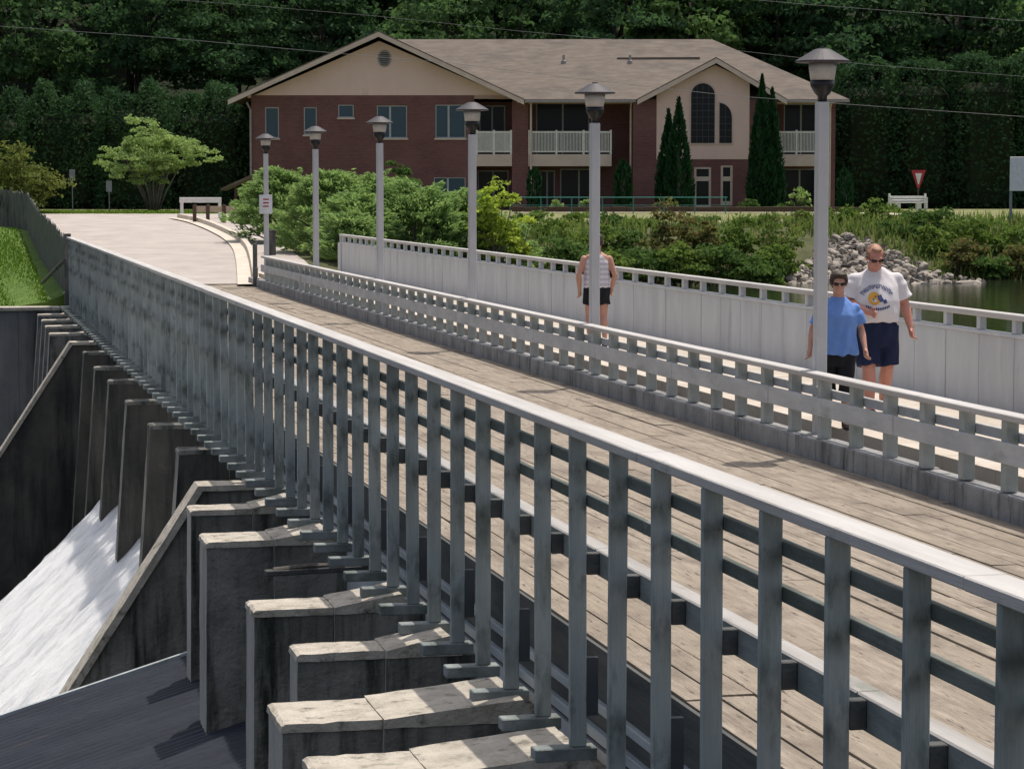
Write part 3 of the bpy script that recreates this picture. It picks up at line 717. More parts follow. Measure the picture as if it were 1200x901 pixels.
# left gable wall
wins = [rect(313, 329, 126, 162), rect(358, 373, 126, 158), rect(398, 416, 123, 138), rect(443, 478, 124, 162), rect(511, 546, 123, 162), rect(509, 546, 208, 238), rect(330, 366, 208, 238)]
zB = hz(112)
mb = MB(); holes(mb, xL, hx(556), GB, zB, 0, .3, wins)
mb.box(hx(600), hx(619), 0, .8, GB, zE - .05)                # corner column
mb.build('wall', 'brick', hs)
for i, r in enumerate(wins):
    fr = MB(); t_ = .05
    fr.box(r[0], r[1], .03, .12, r[2], r[2] + t_); fr.box(r[0], r[1], .03, .12, r[3] - t_, r[3]); fr.box(r[0], r[0] + t_, .03, .12, r[2] + t_, r[3] - t_); fr.box(r[1] - t_, r[1], .03, .12, r[2] + t_, r[3] - t_)
    if r[1] - r[0] > 1.2: m_ = (r[0] + r[1]) / 2 - .1; fr.box(m_ - .05, m_ + .05, .03, .12, r[2] + t_, r[3] - t_)
    wf = fr.build('window', 'frame_pale', hs)
    MB().box(r[0] + t_, r[1] - t_, .07, .10, r[2] + t_, r[3] - t_).build('pane', 'window_glass', wf)
    MB().box(r[0] - .06, r[1] + .06, -.06, .028, r[2] - .09, r[2] - .004).build('sill', 'trim_paint', wf)
# gable stucco
gx0, gx1 = hx(285), hx(606)
s_ = (zA - zE) / (xc - hx(272))
mb = MB(); mb.prism([(gx0 + .35, .005, zB + .003), (gx1 - .2, .005, zB + .003), (gx1 - .2, .005, zA - (gx1 - .2 - xc) * s_ - .32), (xc, .005, zA - .32), (gx0 + .35, .005, zA - (xc - gx0 - .35) * s_ - .32)], (0, .29, 0))
mb.build('gable_panel', 'stucco', hs)
mb = MB(); c_ = (hx(452), hz(69)); n_ = 20
mb.prism([(c_[0] + .36 * math.cos(6.283 * k / n_), -.03, c_[1] + .44 * math.sin(6.283 * k / n_)) for k in range(n_)], (0, .03, 0)); gv = mb.build('gable_vent', 'gutter', hs)
mb = MB()
for k in range(-3, 4): h_ = .26 * math.sqrt(max(.05, 1 - (k / 4) ** 2)); mb.box(c_[0] - h_, c_[0] + h_, -.045, -.031, c_[1] + k * .095 - .03, c_[1] + k * .095 + .03)
mb.build('louvre', 'dark_metal', gv)
# side and rear walls of main block
MB().box(xL, xL + .3, .302, 15, GB, zB).build('wall', 'brick', hs); MB().box(xL + .3, xR, 14.7, 15, GB, zE - .05).build('wall', 'brick', hs); MB().box(xR - .3, xR, 2.4, 14.698, GB, zE - .05).build('wall', 'brick', hs)
# recessed walls of the main front (two storeys each recess)
RW = 2.2
r1 = [rect(628, 690, 121, 185, RW), rect(632, 650, 200, 243, RW), rect(656, 700, 198, 243, RW)]
r2 = [rect(562, 592, 124, 180, RW), rect(560, 596, 200, 240, RW)]
r3 = [rect(916, 956, 122, 185, RW), rect(914, 956, 198, 243, RW)]
mb = MB(); holes(mb, hx(556) + .02, hx(742, RW), GB, zE - .05, RW, RW + .3, r1 + r2); mb.box(hx(556) - .28, hx(556), .302, RW - .002, GB, zE - .05)
mb.build('wall', 'brick', hs); mb = MB(); holes(mb, hx(905, RW), xR - .302, GB, zE - .05, RW, RW + .3, r3); mb.box(hx(966), xR, 0, .5, GB, zE - .05); mb.build('wall', 'brick', hs)
for r in r1 + r2 + r3:
    fr = MB(); t_ = .06
    fr.box(r[0], r[1], RW + .05, RW + .13, r[3] - t_, r[3]); fr.box(r[0], r[0] + t_, RW + .05, RW + .13, r[2], r[3] - t_); fr.box(r[1] - t_, r[1], RW + .05, RW + .13, r[2], r[3] - t_); m_ = (r[0] + r[1]) / 2; fr.box(m_ - .04, m_ + .04, RW + .05, RW + .13, r[2], r[3] - t_)
    wf = fr.build('glass_door', 'frame_pale', hs); MB().box(r[0] + t_, r[1] - t_, RW + .08, RW + .11, r[2], r[3] - t_).build('pane', 'window_dark', wf)
# balconies
def balcony(pa, pb, solid):
    x0, x1 = hx(pa), hx(pb); z0, z1 = hz(195), hz(181); zt = hz(154)
    b2 = MB().box(x0, x1, -.05, RW - .004, z0, z1, .01).build('balcony', 'trim_paint', hs)
    mb = MB(); mb.box(x0, x1, -.02, .06, zt - .09, zt); mb.box(x0, x1, -.01, .05, z1 + .10, z1 + .17); n_ = max(2, round((x1 - x0) / 1.35))
    for k in range(n_ + 1):
        x = x0 + .05 + (x1 - x0 - .1) * k / n_; mb.box(x - .05, x + .05, -.03, .07, z1 + .002, zt + .06)
    mb.build('railing', 'white_paint', b2)
    mb = MB(); x = x0 + .14
    while x < x1 - .1:
        mb.box(x - .018, x + .018, 0, .036, z1 + .17, zt - .09); x += .075 if not solid else .055
    mb.build('balusters', 'white_paint', b2)
balcony(558, 600, True); balcony(619, 716, False); balcony(905, 957, False)
# entrance wing with the arched window
WF = -.7
wx0, wx1, wxc = hx(741, WF), hx(908, WF), hx(836, WF); wz = hz(70, WF)
ws = (wz - zE) / (wxc - hx(742, WF))
mb = MB()
holes(mb, wx0, wx1, GB, hz(187, WF), WF, WF + .3, [rect(812, 832, 196, 246, WF), rect(843, 857, 194, 241, WF)])
mb.box(wx0, hx(768, WF), WF, WF + .3, hz(187, WF), zE - .03); mb.box(hx(876, WF), wx1, WF, WF + .3, hz(187, WF), zE - .03)
mb.box(wx0, wx0 + .3, WF + .302, RW + .29, GB, zE - .03); mb.box(wx1 - .3, wx1, WF + .302, RW + .29, GB, zE - .03)
mb.build('wing_wall', 'brick', hs)
px0, px1 = hx(768, WF) + .003, hx(876, WF) - .003; zt0 = hz(187, WF) + .003
mb = MB(); mb.prism([(px0, WF - .03, zt0), (px1, WF - .03, zt0), (px1, WF - .03, wz - (px1 - wxc) * ws - .28), (wxc, WF - .03, wz - .28), (px0, WF - .03, wz - (wxc - px0) * ws - .28)], (0, .3, 0))
mb.build('gable_panel', 'stucco', hs)
def arch(xa, xb, zb, zt, quarter=False):
    pts = [(xa, zb), (xb, zb)]
    if quarter:
        r = xb - xa; rz = min(r * 1.2, zt - zb)
        pts += [(xa + r * math.cos(a), zt - rz + rz * math.sin(a)) for a in np.linspace(0, math.pi / 2, 10)]
    else:
        r = (xb - xa) / 2; c = (xa + xb) / 2
        pts += [(c + r * math.cos(a), zt - r + r * math.sin(a)) for a in np.linspace(0, math.pi, 16)]
    return pts
for a in ((808, 835.5, 168, 98, False), (841, 855.5, 168, 121, True)):
    xa, xb, zb, zt = hx(a[0], WF), hx(a[1], WF), hz(a[2], WF), hz(a[3], WF)
    fo = arch(xa - .07, xb + .07, zb - .07, zt + .07, a[4])
    wf = MB().prism([(x, WF - .075, z) for x, z in fo], (0, .043, 0)).build('arched_window', 'trim_paint', hs)
    MB().prism([(x, WF - .085, z) for x, z in arch(xa, xb, zb, zt, a[4])], (0, .009, 0)).build('pane', 'window_dark', wf)
    mb = MB(); x = xa + .3
    while x < xb - .1: mb.box(x - .012, x + .012, WF - .098, WF - .0855, zb, zt - (.12 if abs(x - (xa + xb) / 2) < .4 else .4)); x += .3
    z = zb + .33
    while z < zt - .5: mb.box(xa, xb, WF - .10, WF - .0985, z - .012, z + .012); z += .33
    mb.build('muntins', 'dark_metal', wf)
# entrance door and sidelight
for a, nm in (((812, 832, 196, 246), 'door'), ((843, 857, 194, 241), 'sidelight')):
    r = rect(*a, WF); t_ = .12; zt_ = hz(206, WF)
    mb = MB(); mb.box(r[0], r[0] + t_, WF + .02, WF + .14, r[2], r[3]); mb.box(r[1] - t_, r[1], WF + .02, WF + .14, r[2], r[3]); mb.box(r[0] + t_, r[1] - t_, WF + .02, WF + .14, r[3] - .1, r[3]); mb.box(r[0] + t_, r[1] - t_, WF + .02, WF + .14, zt_ - .28, zt_ - .05); mb.box(r[0] + t_, r[1] - t_, WF + .04, WF + .12, r[2], r[2] + .22)
    d_ = mb.build(nm, 'trim_paint', hs); MB().box(r[0] + t_, r[1] - t_, WF + .08, WF + .10, r[2] + .22, r[3] - .1).build('pane', 'window_dark', d_)
# roofs
ov = .65
def slab(mb, poly, th=.14):
    a = [Vector(p) for p in poly]; n = (a[1] - a[0]).cross(a[2] - a[0]).normalized()
    if n.z < 0: n = -n
    mb.prism(a, -n * th)
hw = 8.1; zM = zA + .22; pr = (zM - zE) / (hw + ov)
yR = hw; xr0, xr1 = xc - 1.0, hx(832, yR)
xe1 = hx(992, -ov); xe0 = xL - .6
mb = MB()
slab(mb, [(hx(614, -.7) - .12, -ov, zE), (xe1, -ov, zE), (xr1, yR, zM), (xc, yR, zM)])
slab(mb, [(xc, yR, zM), (xr1, yR, zM), (xe1, 2 * yR + ov, zE), (xc, 2 * yR + ov, zE)])
slab(mb, [(xe1, -ov, zE), (xe1, 2 * yR + ov, zE), (xr1, yR, zM)])
rf = mb.build('roof', 'roof_shingle', hs)
mb = MB(); gl, gr, yg = hx(270, -.7), hx(614, -.7), -.75
slab(mb, [(gl, yg, zE + .02), (xc, yg, zA + .16), (xc, 2 * yR, zA + .16), (gl, 2 * yR, zE + .02)]); slab(mb, [(xc, yg, zA + .16), (gr, yg, zE + .02), (gr, 2 * yR, zE + .02), (xc, 2 * yR, zA + .16)])
mb.build('gable_roof', 'roof_shingle', hs)
mb = MB(); wl, wr, yw = hx(745, WF), hx(918, WF), WF - .55; yb_ = 5.2
slab(mb, [(wl, yw, zE + .01), (wxc, yw, wz + .1), (wxc, yb_, wz + .1), (wl, yb_, zE + .01)]); slab(mb, [(wxc, yw, wz + .1), (wr, yw, zE + .01), (wr, yb_, zE + .01), (wxc, yb_, wz + .1)])
mb.build('wing_roof', 'roof_shingle', hs)
def roofw(py):
    w_ = 0.0
    for _ in range(40): w_ += (hz(py, w_) - (zE + pr * (w_ + ov))) * .5
    return w_
wt = roofw(70); zt_ = zE + pr * (wt + ov); o_ = .16
mb = MB(); mb.prism([(hx(722, wt), wt, zt_ - .02), (hx(818, wt), wt, zt_ - .02), (hx(818, wt), wt, zt_ + .13), (hx(722, wt), wt, zt_ + .10)], (0, .5, 0)); mb.build('roof_step', 'roof_shingle', hs)
# barge boards
def barge(x0, z0, x1, z1, y, nm):
    d = .24; MB().prism([(x0, y, z0 - .03), (x1, y, z1 - .03), (x1, y, z1 - .03 - d), (x0, y, z0 - .03 - d)], (0, .05, 0)).build(nm, 'trim_paint', hs)
barge(gl, zE - .02, xc, zA + .12, yg - .06, 'barge_board'); barge(xc + .002, zA + .12, gr, zE - .02, yg - .06, 'barge_board')
barge(wl, zE - .03, wxc, wz + .06, yw - .06, 'barge_board'); barge(wxc + .002, wz + .06, wr, zE - .03, yw - .06, 'barge_board')
mb = MB(); mb.box(gr + .05, wl - .05, -ov - .12, -ov - .003, zE - .16, zE - .02); mb.box(wr + .05, xe1, -ov - .12, -ov - .003, zE - .16, zE - .02); mb.build('gutter', 'gutter', hs)
mb = MB(); mb.box(gx1, xR, -ov, RW, zE - .17, zE - .145); mb.build('soffit', 'trim_paint', hs)
for px, w_ in ((622, -.03), (738, -.03), (969.5, -.03)):
    x = hx(px); MB().tube([(x, -ov, zE - .16), (x, -.12, zE - .45), (x, -.09, .1)], .055, 8).build('downspout', 'trim_paint', hs)
x = hx(293.5); MB().tube([(x, -.6, zE - .2), (x + .12, -.08, zE - .5), (x + .12, -.08, .1)], .055, 8).build('downspout', 'gutter', hs)
for px, py in ((660, 64), (737, 65)):
    w_ = 4.5; x = hx(px, w_); z = zE + pr * (w_ + ov); MB().lathe([(.16, z - .1), (.14, z + .12), (.07, z + .16), (.07, z + .42)], 10, (x, w_)).build('roof_vent', 'gutter', hs)

# ------------------------------------------------------------------ fronts of the garden
def frame_thing(name, label, cat, px, D, dz=0, group=None):
    p = gpx(px, D); return thing(name, label, cat, (p.x, p.y, p.z + dz), -YAW, group)
def lx(px, px0, D): return (px - px0) / F_PX * D * 1.0
D = 120.5; t = frame_thing('garden_wall', 'low dark brown retaining wall along the planting bed before the house', 'wall', 720, D)
mb = MB(); x = lx(600, 720, D)
while x < lx(1000, 720, D): w_ = random.uniform(.5, .9); mb.box(x, x + w_ - .01, -.15, .15, -.3, random.uniform(.24, .28), .01); x += w_
mb.build('blocks', 'brown_wood', t)
D = 114.5; t = frame_thing('teal_railing', 'thin teal metal hand railing running in front of the brick house', 'railing', 725, D)
mb = MB(); zt = CAMZ + ray(600, 231.5)[1] * D - t.location.z
mb.tube([(lx(596, 725, D), 0, zt), (lx(852, 725, D), 0, zt)], .03, 6); mb.tube([(lx(596, 725, D), 0, zt - .35), (lx(852, 725, D), 0, zt - .35)], .014, 6); mb.build('rail', 'teal_paint', t)
for px in range(598, 853, 36): MB((lx(px, 725, D), 0, 0)).tube([(lx(px, 725, D), 0, -.05), (lx(px, 725, D), 0, zt - .03)], .025, 6).build('post', 'teal_paint', t, loc=(lx(px, 725, D), 0, 0))
D = 123; t = frame_thing('garden_bench', 'white park bench with raised arms beside the yield sign', 'bench', 1064, D); t.location.z = CAMZ + ray(600, 247)[1] * D
MB().box(-.82, .82, -.22, .22, .36, .41, .01).build('seat', 'white_paint', t); mb = MB(); mb.box(-.82, .82, .20, .24, .46, .56, .005); mb.box(-.82, .82, .20, .24, .59, .70, .005); mb.build('backrest', 'white_paint', t)
for s in (-1, 1):
    mb = MB(); x = s * .86; mb.box(x - .05, x + .05, -.24, -.16, 0, .58); mb.box(x - .05, x + .05, .17, .27, 0, .82); mb.box(x - .05, x + .05, -.26, .169, .581, .63); mb.build('arm', 'white_paint', t)
    mb = MB(); mb.box(s * .5 - .12, s * .5 + .12, -.20, .18, 0, .358); mb.build('leg', 'white_paint', t)
D = 126; t = frame_thing('yield_sign', 'small red and white downward triangle sign on a thin post before the tall hedge', 'sign', 1076, D); z1 = CAMZ + ray(600, 199.5)[1] * D - t.location.z; z0 = CAMZ + ray(600, 221)[1] * D - t.location.z
MB().tube([(0, .03, -.1), (0, .03, z1 - .1)], .03, 8).build('post', 'dark_metal', t)
MB().prism([(-.36, -.01, z1), (.36, -.01, z1), (.04, -.01, z0), (-.04, -.01, z0)], (0, .02, 0)).build('plate', 'sign_red', t); MB().prism([(-.16, -.016, z1 - .16), (.16, -.016, z1 - .16), (.02, -.016, z0 + .2), (-.02, -.016, z0 + .2)], (0, .0055, 0)).build('face', 'sign_white', t)
D = 102; t = frame_thing('notice_board', 'large plain white sign panel on two posts at the right edge', 'sign', 1203, D, 0); z1 = CAMZ + ray(600, 184)[1] * D - t.location.z; z0 = CAMZ + ray(600, 224)[1] * D - t.location.z
MB().box(-.68, .68, -.03, .02, z0, z1, .01).build('panel', 'sign_white', t)
for s in (-1, 1): MB().box(s * .62 - .05, s * .62 + .05, .021, .10, -.2, z1 - .05).build('post', 'metal_grey', t)
# left side of the approach
D = 108; t = frame_thing('barrier_rail', 'white wooden cross rail on two posts at the end of the paved approach', 'barrier', 235, D)
z1 = CAMZ + ray(600, 231.5)[1] * D - t.location.z
MB().box(-.88, .88, -.06, .0, z1 - .22, z1, .01).build('rail', 'white_paint', t)
for s in (-1, 1): MB().box(s * .80 - .06, s * .80 + .06, .001, .12, -.1, z1 - .02, .01).build('post', 'white_paint', t)
D = 104; t = frame_thing('low_fence', 'low fence of dark brown posts and tan rails beside the juniper', 'fence', 256, D); z1 = CAMZ + ray(600, 240)[1] * D - t.location.z
for px in (228, 243.5, 262.5, 283): x = lx(px, 256, D); MB((x, 0, 0)).box(x - .07, x + .07, -.07, .07, -.1, z1, .01).build('post', 'brown_wood', t, loc=(x, 0, 0))
mb = MB()
for a, b2 in ((228, 243.5), (243.5, 262.5), (262.5, 283)): mb.box(lx(a, 256, D) + .072, lx(b2, 256, D) - .072, -.03, .02, z1 - .30, z1 - .06, .006)
mb.build('rail', 'tan_wood', t)
D = 122; t = frame_thing('shelter', 'small shelter with a sloping brown roof half hidden by the juniper', 'shelter', 285, D); zr = CAMZ + ray(600, 221)[1] * D - t.location.z; zp = CAMZ + ray(600, 206)[1] * D - t.location.z
mb = MB(); slab(mb, [(-1.0, -.8, zr), (.6, -.8, zp + .1), (.6, 1.6, zp + .1), (-1.0, 1.6, zr)], .12); slab(mb, [(.6, -.8, zp + .1), (2.2, -.8, zr), (2.2, 1.6, zr), (.6, 1.6, zp + .1)], .12); mb.build('roof', 'roof_shingle', t)
for x, y in ((-.3, -.5), (1.6, -.5), (-.3, 1.3), (1.6, 1.3)): MB((x, y, 0)).box(x - .06, x + .06, y - .06, y + .06, -.1, zr + .05).build('post', 'brown_wood', t, loc=(x, y, 0))
D = 116
for px, py, lab in ((85, 199, 'taller of two small dark signs on thin posts in front of the left hedge'), (128, 212, 'shorter of two small dark signs on thin posts in front of the left hedge')):
    t = frame_thing('post_sign', lab, 'sign', px, D); z1 = CAMZ + ray(600, py)[1] * D - t.location.z
    MB().tube([(0, .03, -.1), (0, .03, z1 - .05)], .022, 6).build('post', 'metal_grey', t); MB().box(-.13, .13, -.012, .007, z1 - .5, z1, .003).build('plate', 'metal_grey', t)
# picket fence continuing the railing
t = thing('picket_fence', 'dark weathered board fence with uneven tops between grass and paved approach', 'fence', gz(-13.5, 76))
fpts = [(-11.80, 68.0), (-15.1, 82.0), (-18.6, 98.5), (-19.9, 101.5), (-23.0, 102.5), (-30, 103)]
mb = MB(t.location); i = 0
for (u0, d0), (u1, d1) in zip(fpts, fpts[1:]):
    l = math.hypot(u1 - u0, d1 - d0); n_ = int(l / .17); wa, wb = UD(u0, d0), UD(u1, d1); dr = (wb - wa).normalized(); nr = Vector((-dr.y, dr.x, 0))
    for k in range(n_):
        c = wa.lerp(wb, (k + .5) / n_); g = height(c.x, max(c.y, 69.2)); h = 1.42 + random.uniform(-.10, .08); hw_ = .078
        ps = [c - dr * hw_, c + dr * hw_]; tp = random.uniform(-.05, .05)
        mb.prism([(ps[0].x, ps[0].y, g - .1), (ps[1].x, ps[1].y, g - .1), (ps[1].x, ps[1].y, g + h + tp), (ps[0].x, ps[0].y, g + h - tp)], nr * .025)
mb.build('boards', 'picket_wood', t)
mb = MB(t.location)
for (u0, d0), (u1, d1) in zip(fpts, fpts[1:]):
    wa, wb = UD(u0, d0), UD(u1, d1); dr = (wb - wa).normalized(); nr = Vector((-dr.y, dr.x, 0))
    for hh in (.35, 1.05):
        a = Vector((wa.x, wa.y, height(wa.x, max(wa.y, 69.2)) + hh)) - nr * .03; b2 = Vector((wb.x, wb.y, height(wb.x, max(wb.y, 69.2)) + hh)) - nr * .03
        mb.tube([a, b2], .04, 4)
mb.build('rail', 'picket_wood', t)
a0 = UD(-11.8, 68.0); g0 = -.5
MB(t.location).box(a0.x - .09, a0.x + .09, a0.y - .2, a0.y - .03, g0 - .1, 1.40, .01).build('end_post', 'picket_wood', t)
bq = P(50, 331, 69.5); MB(t.location).tube([(a0.x - .05, a0.y - .21, .75), (bq.x, bq.y, bq.z)], .05, 6).build('brace', 'picket_wood', t)

# ------------------------------------------------------------------ vegetation
def trunk(name, parent, h, r, heads, mat='bark', bend=.2, rng=random):
    mb = MB(); p = [Vector((0, 0, -.2)), Vector((rng.uniform(-bend, bend), rng.uniform(-bend, bend), h * .4)), Vector((rng.uniform(-bend, bend), rng.uniform(-bend, bend), h))]
    mb.tube(p, [r * 1.25, r * .85, r * .45], 8)
    for c in heads:
        c = Vector(c); k = rng.uniform(.35, .9); s = p[0].lerp(p[1], k / .5) if k < .5 else p[1].lerp(p[2], (k - .5) / .5)
        m_ = s.lerp(c, .5) + Vector((0, 0, .2)); mb.tube([s, m_, c], [r * .4, r * .25, r * .08], 5)
    return mb.build(name, mat, parent, smooth=True)
# forest trees on the hill
def forest_proto(seed, mat, rx, rz, h, n, per, size):
    rng = np.random.default_rng(seed); t = thing('forest_tree', '', 'tree')
    C, O, T, cc = clumps(n, rx, rx, rz, 1.2, per, rng, zc=h - rz, inner=.45, low=-.8, warp=.35)
    link('crown', leaves('crown', C, O, size, .6, .7, T, rng), mat, t)
    trunk('trunk', t, h - rz * .6, .22, cc[:10], 'bark_dark'); return t
protos = [forest_proto(1, 'leaf_forest', 4.2, 5.4, 13, 100, 100, .38), forest_proto(2, 'leaf_forest_dark', 3.8, 6.0, 14.5, 100, 100, .38), forest_proto(3, 'leaf_forest_light', 4.0, 4.8, 12, 95, 100, .38), forest_proto(4, 'leaf_forest_dark', 4.6, 5.0, 12.5, 105, 100, .38)]
pk = [kids(p) for p in protos]; used = [False] * 4
labs = {'L': 'broad leafed forest tree on the dark wooded hill left of the house roof', 'M': 'broad leafed forest tree on the wooded hill showing above the house roof', 'R': 'broad leafed forest tree on the dark wooded hill above the tall right hedge'}
nfor = 0
for row, D in enumerate((152, 161, 171, 182, 194, 207)):
    half = .205 * D + 5; st = 5.6 + row * .25; u = -half + random.uniform(0, 3)
    while u < half:
        k = random.choices((0, 1, 2, 3), (.36, .20, .26, .18))[0]
        if u > 12: k = random.choices((0, 1, 2, 3), (.28, .34, .12, .26))[0]
        p = gz(u + random.uniform(-1.2, 1.2), D + random.uniform(-2.5, 2.5)); s = random.uniform(.82, 1.2)
        px = u / D * F_PX + 600; key = 'L' if px < 300 else ('M' if px < 930 else 'R')
        if not used[k]: o = protos[k]; used[k] = True; o.location = p; o.rotation_euler = (0, 0, random.uniform(0, 6)); o.scale = (s, s, s * random.uniform(.9, 1.1))
        else: o = dup(protos[k], p, random.uniform(0, 6), ks=pk[k], scale=(s, s, s * random.uniform(.9, 1.1)))
        tag(o, labs[key], 'tree', {'L': 'forest trees left of the roof', 'M': 'forest trees above the roof', 'R': 'forest trees above the right hedge'}[key]); nfor += 1
        u += st * random.uniform(.75, 1.25)
# hedges: dense leafy blocks with a solid twiggy core
def hedge(name, label, cat, px0, px1, pytop, D, depth, mat, size, per_m2, group=None, roundness=.35, topj=.35, pybase=246, matcore='forest_floor', seed=0):
    rng = np.random.default_rng(seed + 100); pc = (px0 + px1) / 2; t = frame_thing(name, label, cat, pc, D + depth / 2, 0, group)
    hwid = (px1 - px0) / 2 / F_PX * D; H = CAMZ + ray(600, pytop)[1] * D - t.location.z
    A = 2 * (2 * hwid * H) + 2 * depth * H + 2 * hwid * depth; n = int(A * per_m2)
    u = rng.random(n); q = rng.random((n, 3)) * 2 - 1
    f = rng.choice(5, n, p=np.array([2 * hwid * H, .4 * 2 * hwid * H, depth * H, depth * H, 2 * hwid * depth * 1.6]) / (2 * hwid * H * 1.4 + 2 * depth * H + 2 * hwid * depth * 1.6))
    s3 = q.copy(); o3 = np.zeros((n, 3))
    for i, (ax, sg) in enumerate(((1, -1), (1, 1), (0, -1), (0, 1), (2, 1))):
        m_ = f == i; s3[m_, ax] = sg; o3[m_, ax] = sg
    # round the box: superellipse shrink toward top corners
    zz = (s3[:, 2] + 1) / 2
    k = 1 - roundness * np.clip(zz - .72, 0, 1) ** 2 * 8
    lump = 1 + .06 * np.sin(s3[:, 0] * hwid * 2.2 + seed) + .05 * np.sin(zz * H * 1.9 + s3[:, 0] * hwid * 1.3 + seed * 2) + .05 * np.sin(s3[:, 1] * depth * 2 + zz * 5)
    topn = topj * (np.sin(s3[:, 0] * hwid * 1.7 + seed) * .5 + np.sin(s3[:, 0] * hwid * 4.1 + seed * 3) * .3 + rng.random(n) * .35)
    Pn = np.stack([s3[:, 0] * hwid * k * lump, s3[:, 1] * depth / 2 * k * lump, zz * H + topn * zz ** 3], 1) + rng.normal(size=(n, 3)) * size * .45
    tone = .5 + .5 * np.sin(Pn[:, 0] * 1.7 + Pn[:, 2] * .6 + seed) * np.sin(Pn[:, 2] * 1.3 + seed * 5)
    link('foliage', leaves('foliage', Pn, o3 + np.array([0, 0, .35]), size, .5, .9, tone, rng), mat, t)
    mb = MB(); mb.box(-hwid * .82, hwid * .82, -depth * .36, depth * .36, -.2, H * .86, min(.5, hwid * .3)); mb.build('branches', matcore, t)
    return t
hedge('hedge', 'tall dark clipped hedge block beside the right end column of the house', 'hedge', 976, 1046, 79, 139, 3.5, 'leaf_hedge', .26, 40, 'tall hedge blocks right of the house', .12, .3, seed=1)
hedge('hedge', 'tall dark clipped hedge block directly behind the yield sign', 'hedge', 1044, 1116, 77, 139.4, 3.5, 'leaf_hedge', .26, 40, 'tall hedge blocks right of the house', .12, .3, seed=2)
hedge('hedge', 'tall dark clipped hedge block left of the white notice board', 'hedge', 1114, 1192, 72, 139, 3.5, 'leaf_hedge', .26, 40, 'tall hedge blocks right of the house', .12, .4, seed=3)
hedge('hedge', 'tall dark clipped hedge block behind the white notice board at the right edge', 'hedge', 1190, 1275, 66, 139.5, 3.5, 'leaf_hedge', .26, 40, 'tall hedge blocks right of the house', .12, .4, seed=4)
for i, (a, b2, top, lab) in enumerate(((-70, 36, 124, 'dark bushy hedge mass behind the round shrub at the left edge'), (32, 126, 116, 'dark bushy hedge mass behind the two thin post signs'), (122, 206, 113, 'dark bushy hedge mass behind the multi stemmed tree'), (200, 300, 114, 'dark bushy hedge mass beside the left house corner, behind the shelter'))):
    hedge('hedge', lab, 'hedge', a, b2, top, 136 + (i % 2) * .8, 4.5, 'leaf_hedge', .22, 75, 'dark hedge masses left of the house', .55, .9, seed=10 + i)
# clipped columns and cypresses by the house
def cypress(label, px, pytop, wpx, D, seed, cat='tree', group=None, round_=False):
    rng = np.random.default_rng(seed); t = frame_thing('cypress_tree', label, cat, px, D, 0, group)
    H = CAMZ + ray(600, pytop)[1] * D - t.location.z; r0 = wpx / 2 / F_PX * D; n = int(2600 * (H / 5) * (r0 / .7))
    z = rng.random(n) ** 1.15; a = rng.random(n) * 6.283
    prof = np.where(z < .12, .75 + z * 2.1, (1 - ((z - .12) / .88) ** 1.5)) if not round_ else np.clip((1 - z ** 8), 0, 1)
    rr = r0 * prof * (1 + .10 * np.sin(a * 5 + z * 9) + .08 * np.sin(a * 9 - z * 17)) * (.75 + .3 * rng.random(n))
    C = np.stack([rr * np.cos(a), rr * np.sin(a), z * H + .05], 1); O = np.stack([np.cos(a), np.sin(a), np.full(n, .5)], 1)
    al = np.stack([np.cos(a) * .35, np.sin(a) * .35, np.ones(n)], 1)
    link('foliage', leaves('foliage', C, O, .30, .33, .5, .5 + .5 * np.sin(a * 5 + z * 9), rng, along=al), 'leaf_cypress', t)
    MB().lathe([(.10, -.1), (.09, H * .5), (.02, H * .85)], 8).build('trunk', 'bark', t); return t
cypress('narrow pointed cypress, taller of the left pair, beside the house door', 795, 117, 34, 127.5, 31, group='cypress trees at the entrance')
cypress('narrow pointed cypress, shorter of the left pair, against the brick wing', 783, 131, 30, 128.2, 32, group='cypress trees at the entrance')
cypress('tallest pointed cypress, right of the arched window', 892, 90, 34, 128, 33, group='cypress trees at the entrance')
cypress('narrow cypress on the right side of the tallest one, before the right balcony', 904, 106, 30, 128, 34, group='cypress trees at the entrance')
cypress('small clipped dark column shrub beside the brick corner column', 626, 199, 17, 127, 35, 'shrub', None, True)
cypress('wide clipped dark column shrub left of the entrance wing downspout', 730, 190, 20, 127, 36, 'shrub', None, True)
cypress('small clipped column shrub standing free between the house and tall hedge', 990, 200, 18, 128, 37, 'shrub', None, True)
# generic shrubs
def shrub(label, px, D, wpx, pytop, mat, seed, name='shrub', size=.16, n=34, per=60, cat='shrub', group=None, low=-.2, pyb=None, inner=.35):
    rng = np.random.default_rng(seed); t = frame_thing(name, label, cat, px, D, 0, group)
    if pyb is not None: t.location.z = CAMZ + ray(600, pyb)[1] * D
    H = CAMZ + ray(600, pytop)[1] * D - t.location.z; r = wpx / 2 / F_PX * D
    zc = H * .45
    C, O, T, cc = clumps(n, r * .85, r * .7, H * .52, min(r, H) * .36, per, rng, zc=zc, inner=inner, low=low - .5, warp=.3)
    C[:, 2] = np.maximum(C[:, 2], .02)
    link('foliage', leaves('foliage', C, O, size, .55, .7, T, rng), mat, t)
    mb = MB()
    for c in cc[:14]: mb.tube([(c[0] * .1, c[1] * .1, -.15), (c[0] * .5, c[1] * .5, max(.1, c[2] * .55)), tuple(c)], [.035, .025, .008], 5)
    mb.build('stems', 'bark', t); return t
shrub('rounded olive green shrub at the left edge behind the board fence', 22, 113, 92, 181, 'leaf_olive', 41, size=.17, n=110, per=90)
shrub('low yellow green shrub below the rounded one at the left edge', 12, 108, 60, 224, 'leaf_weed', 42, size=.16)
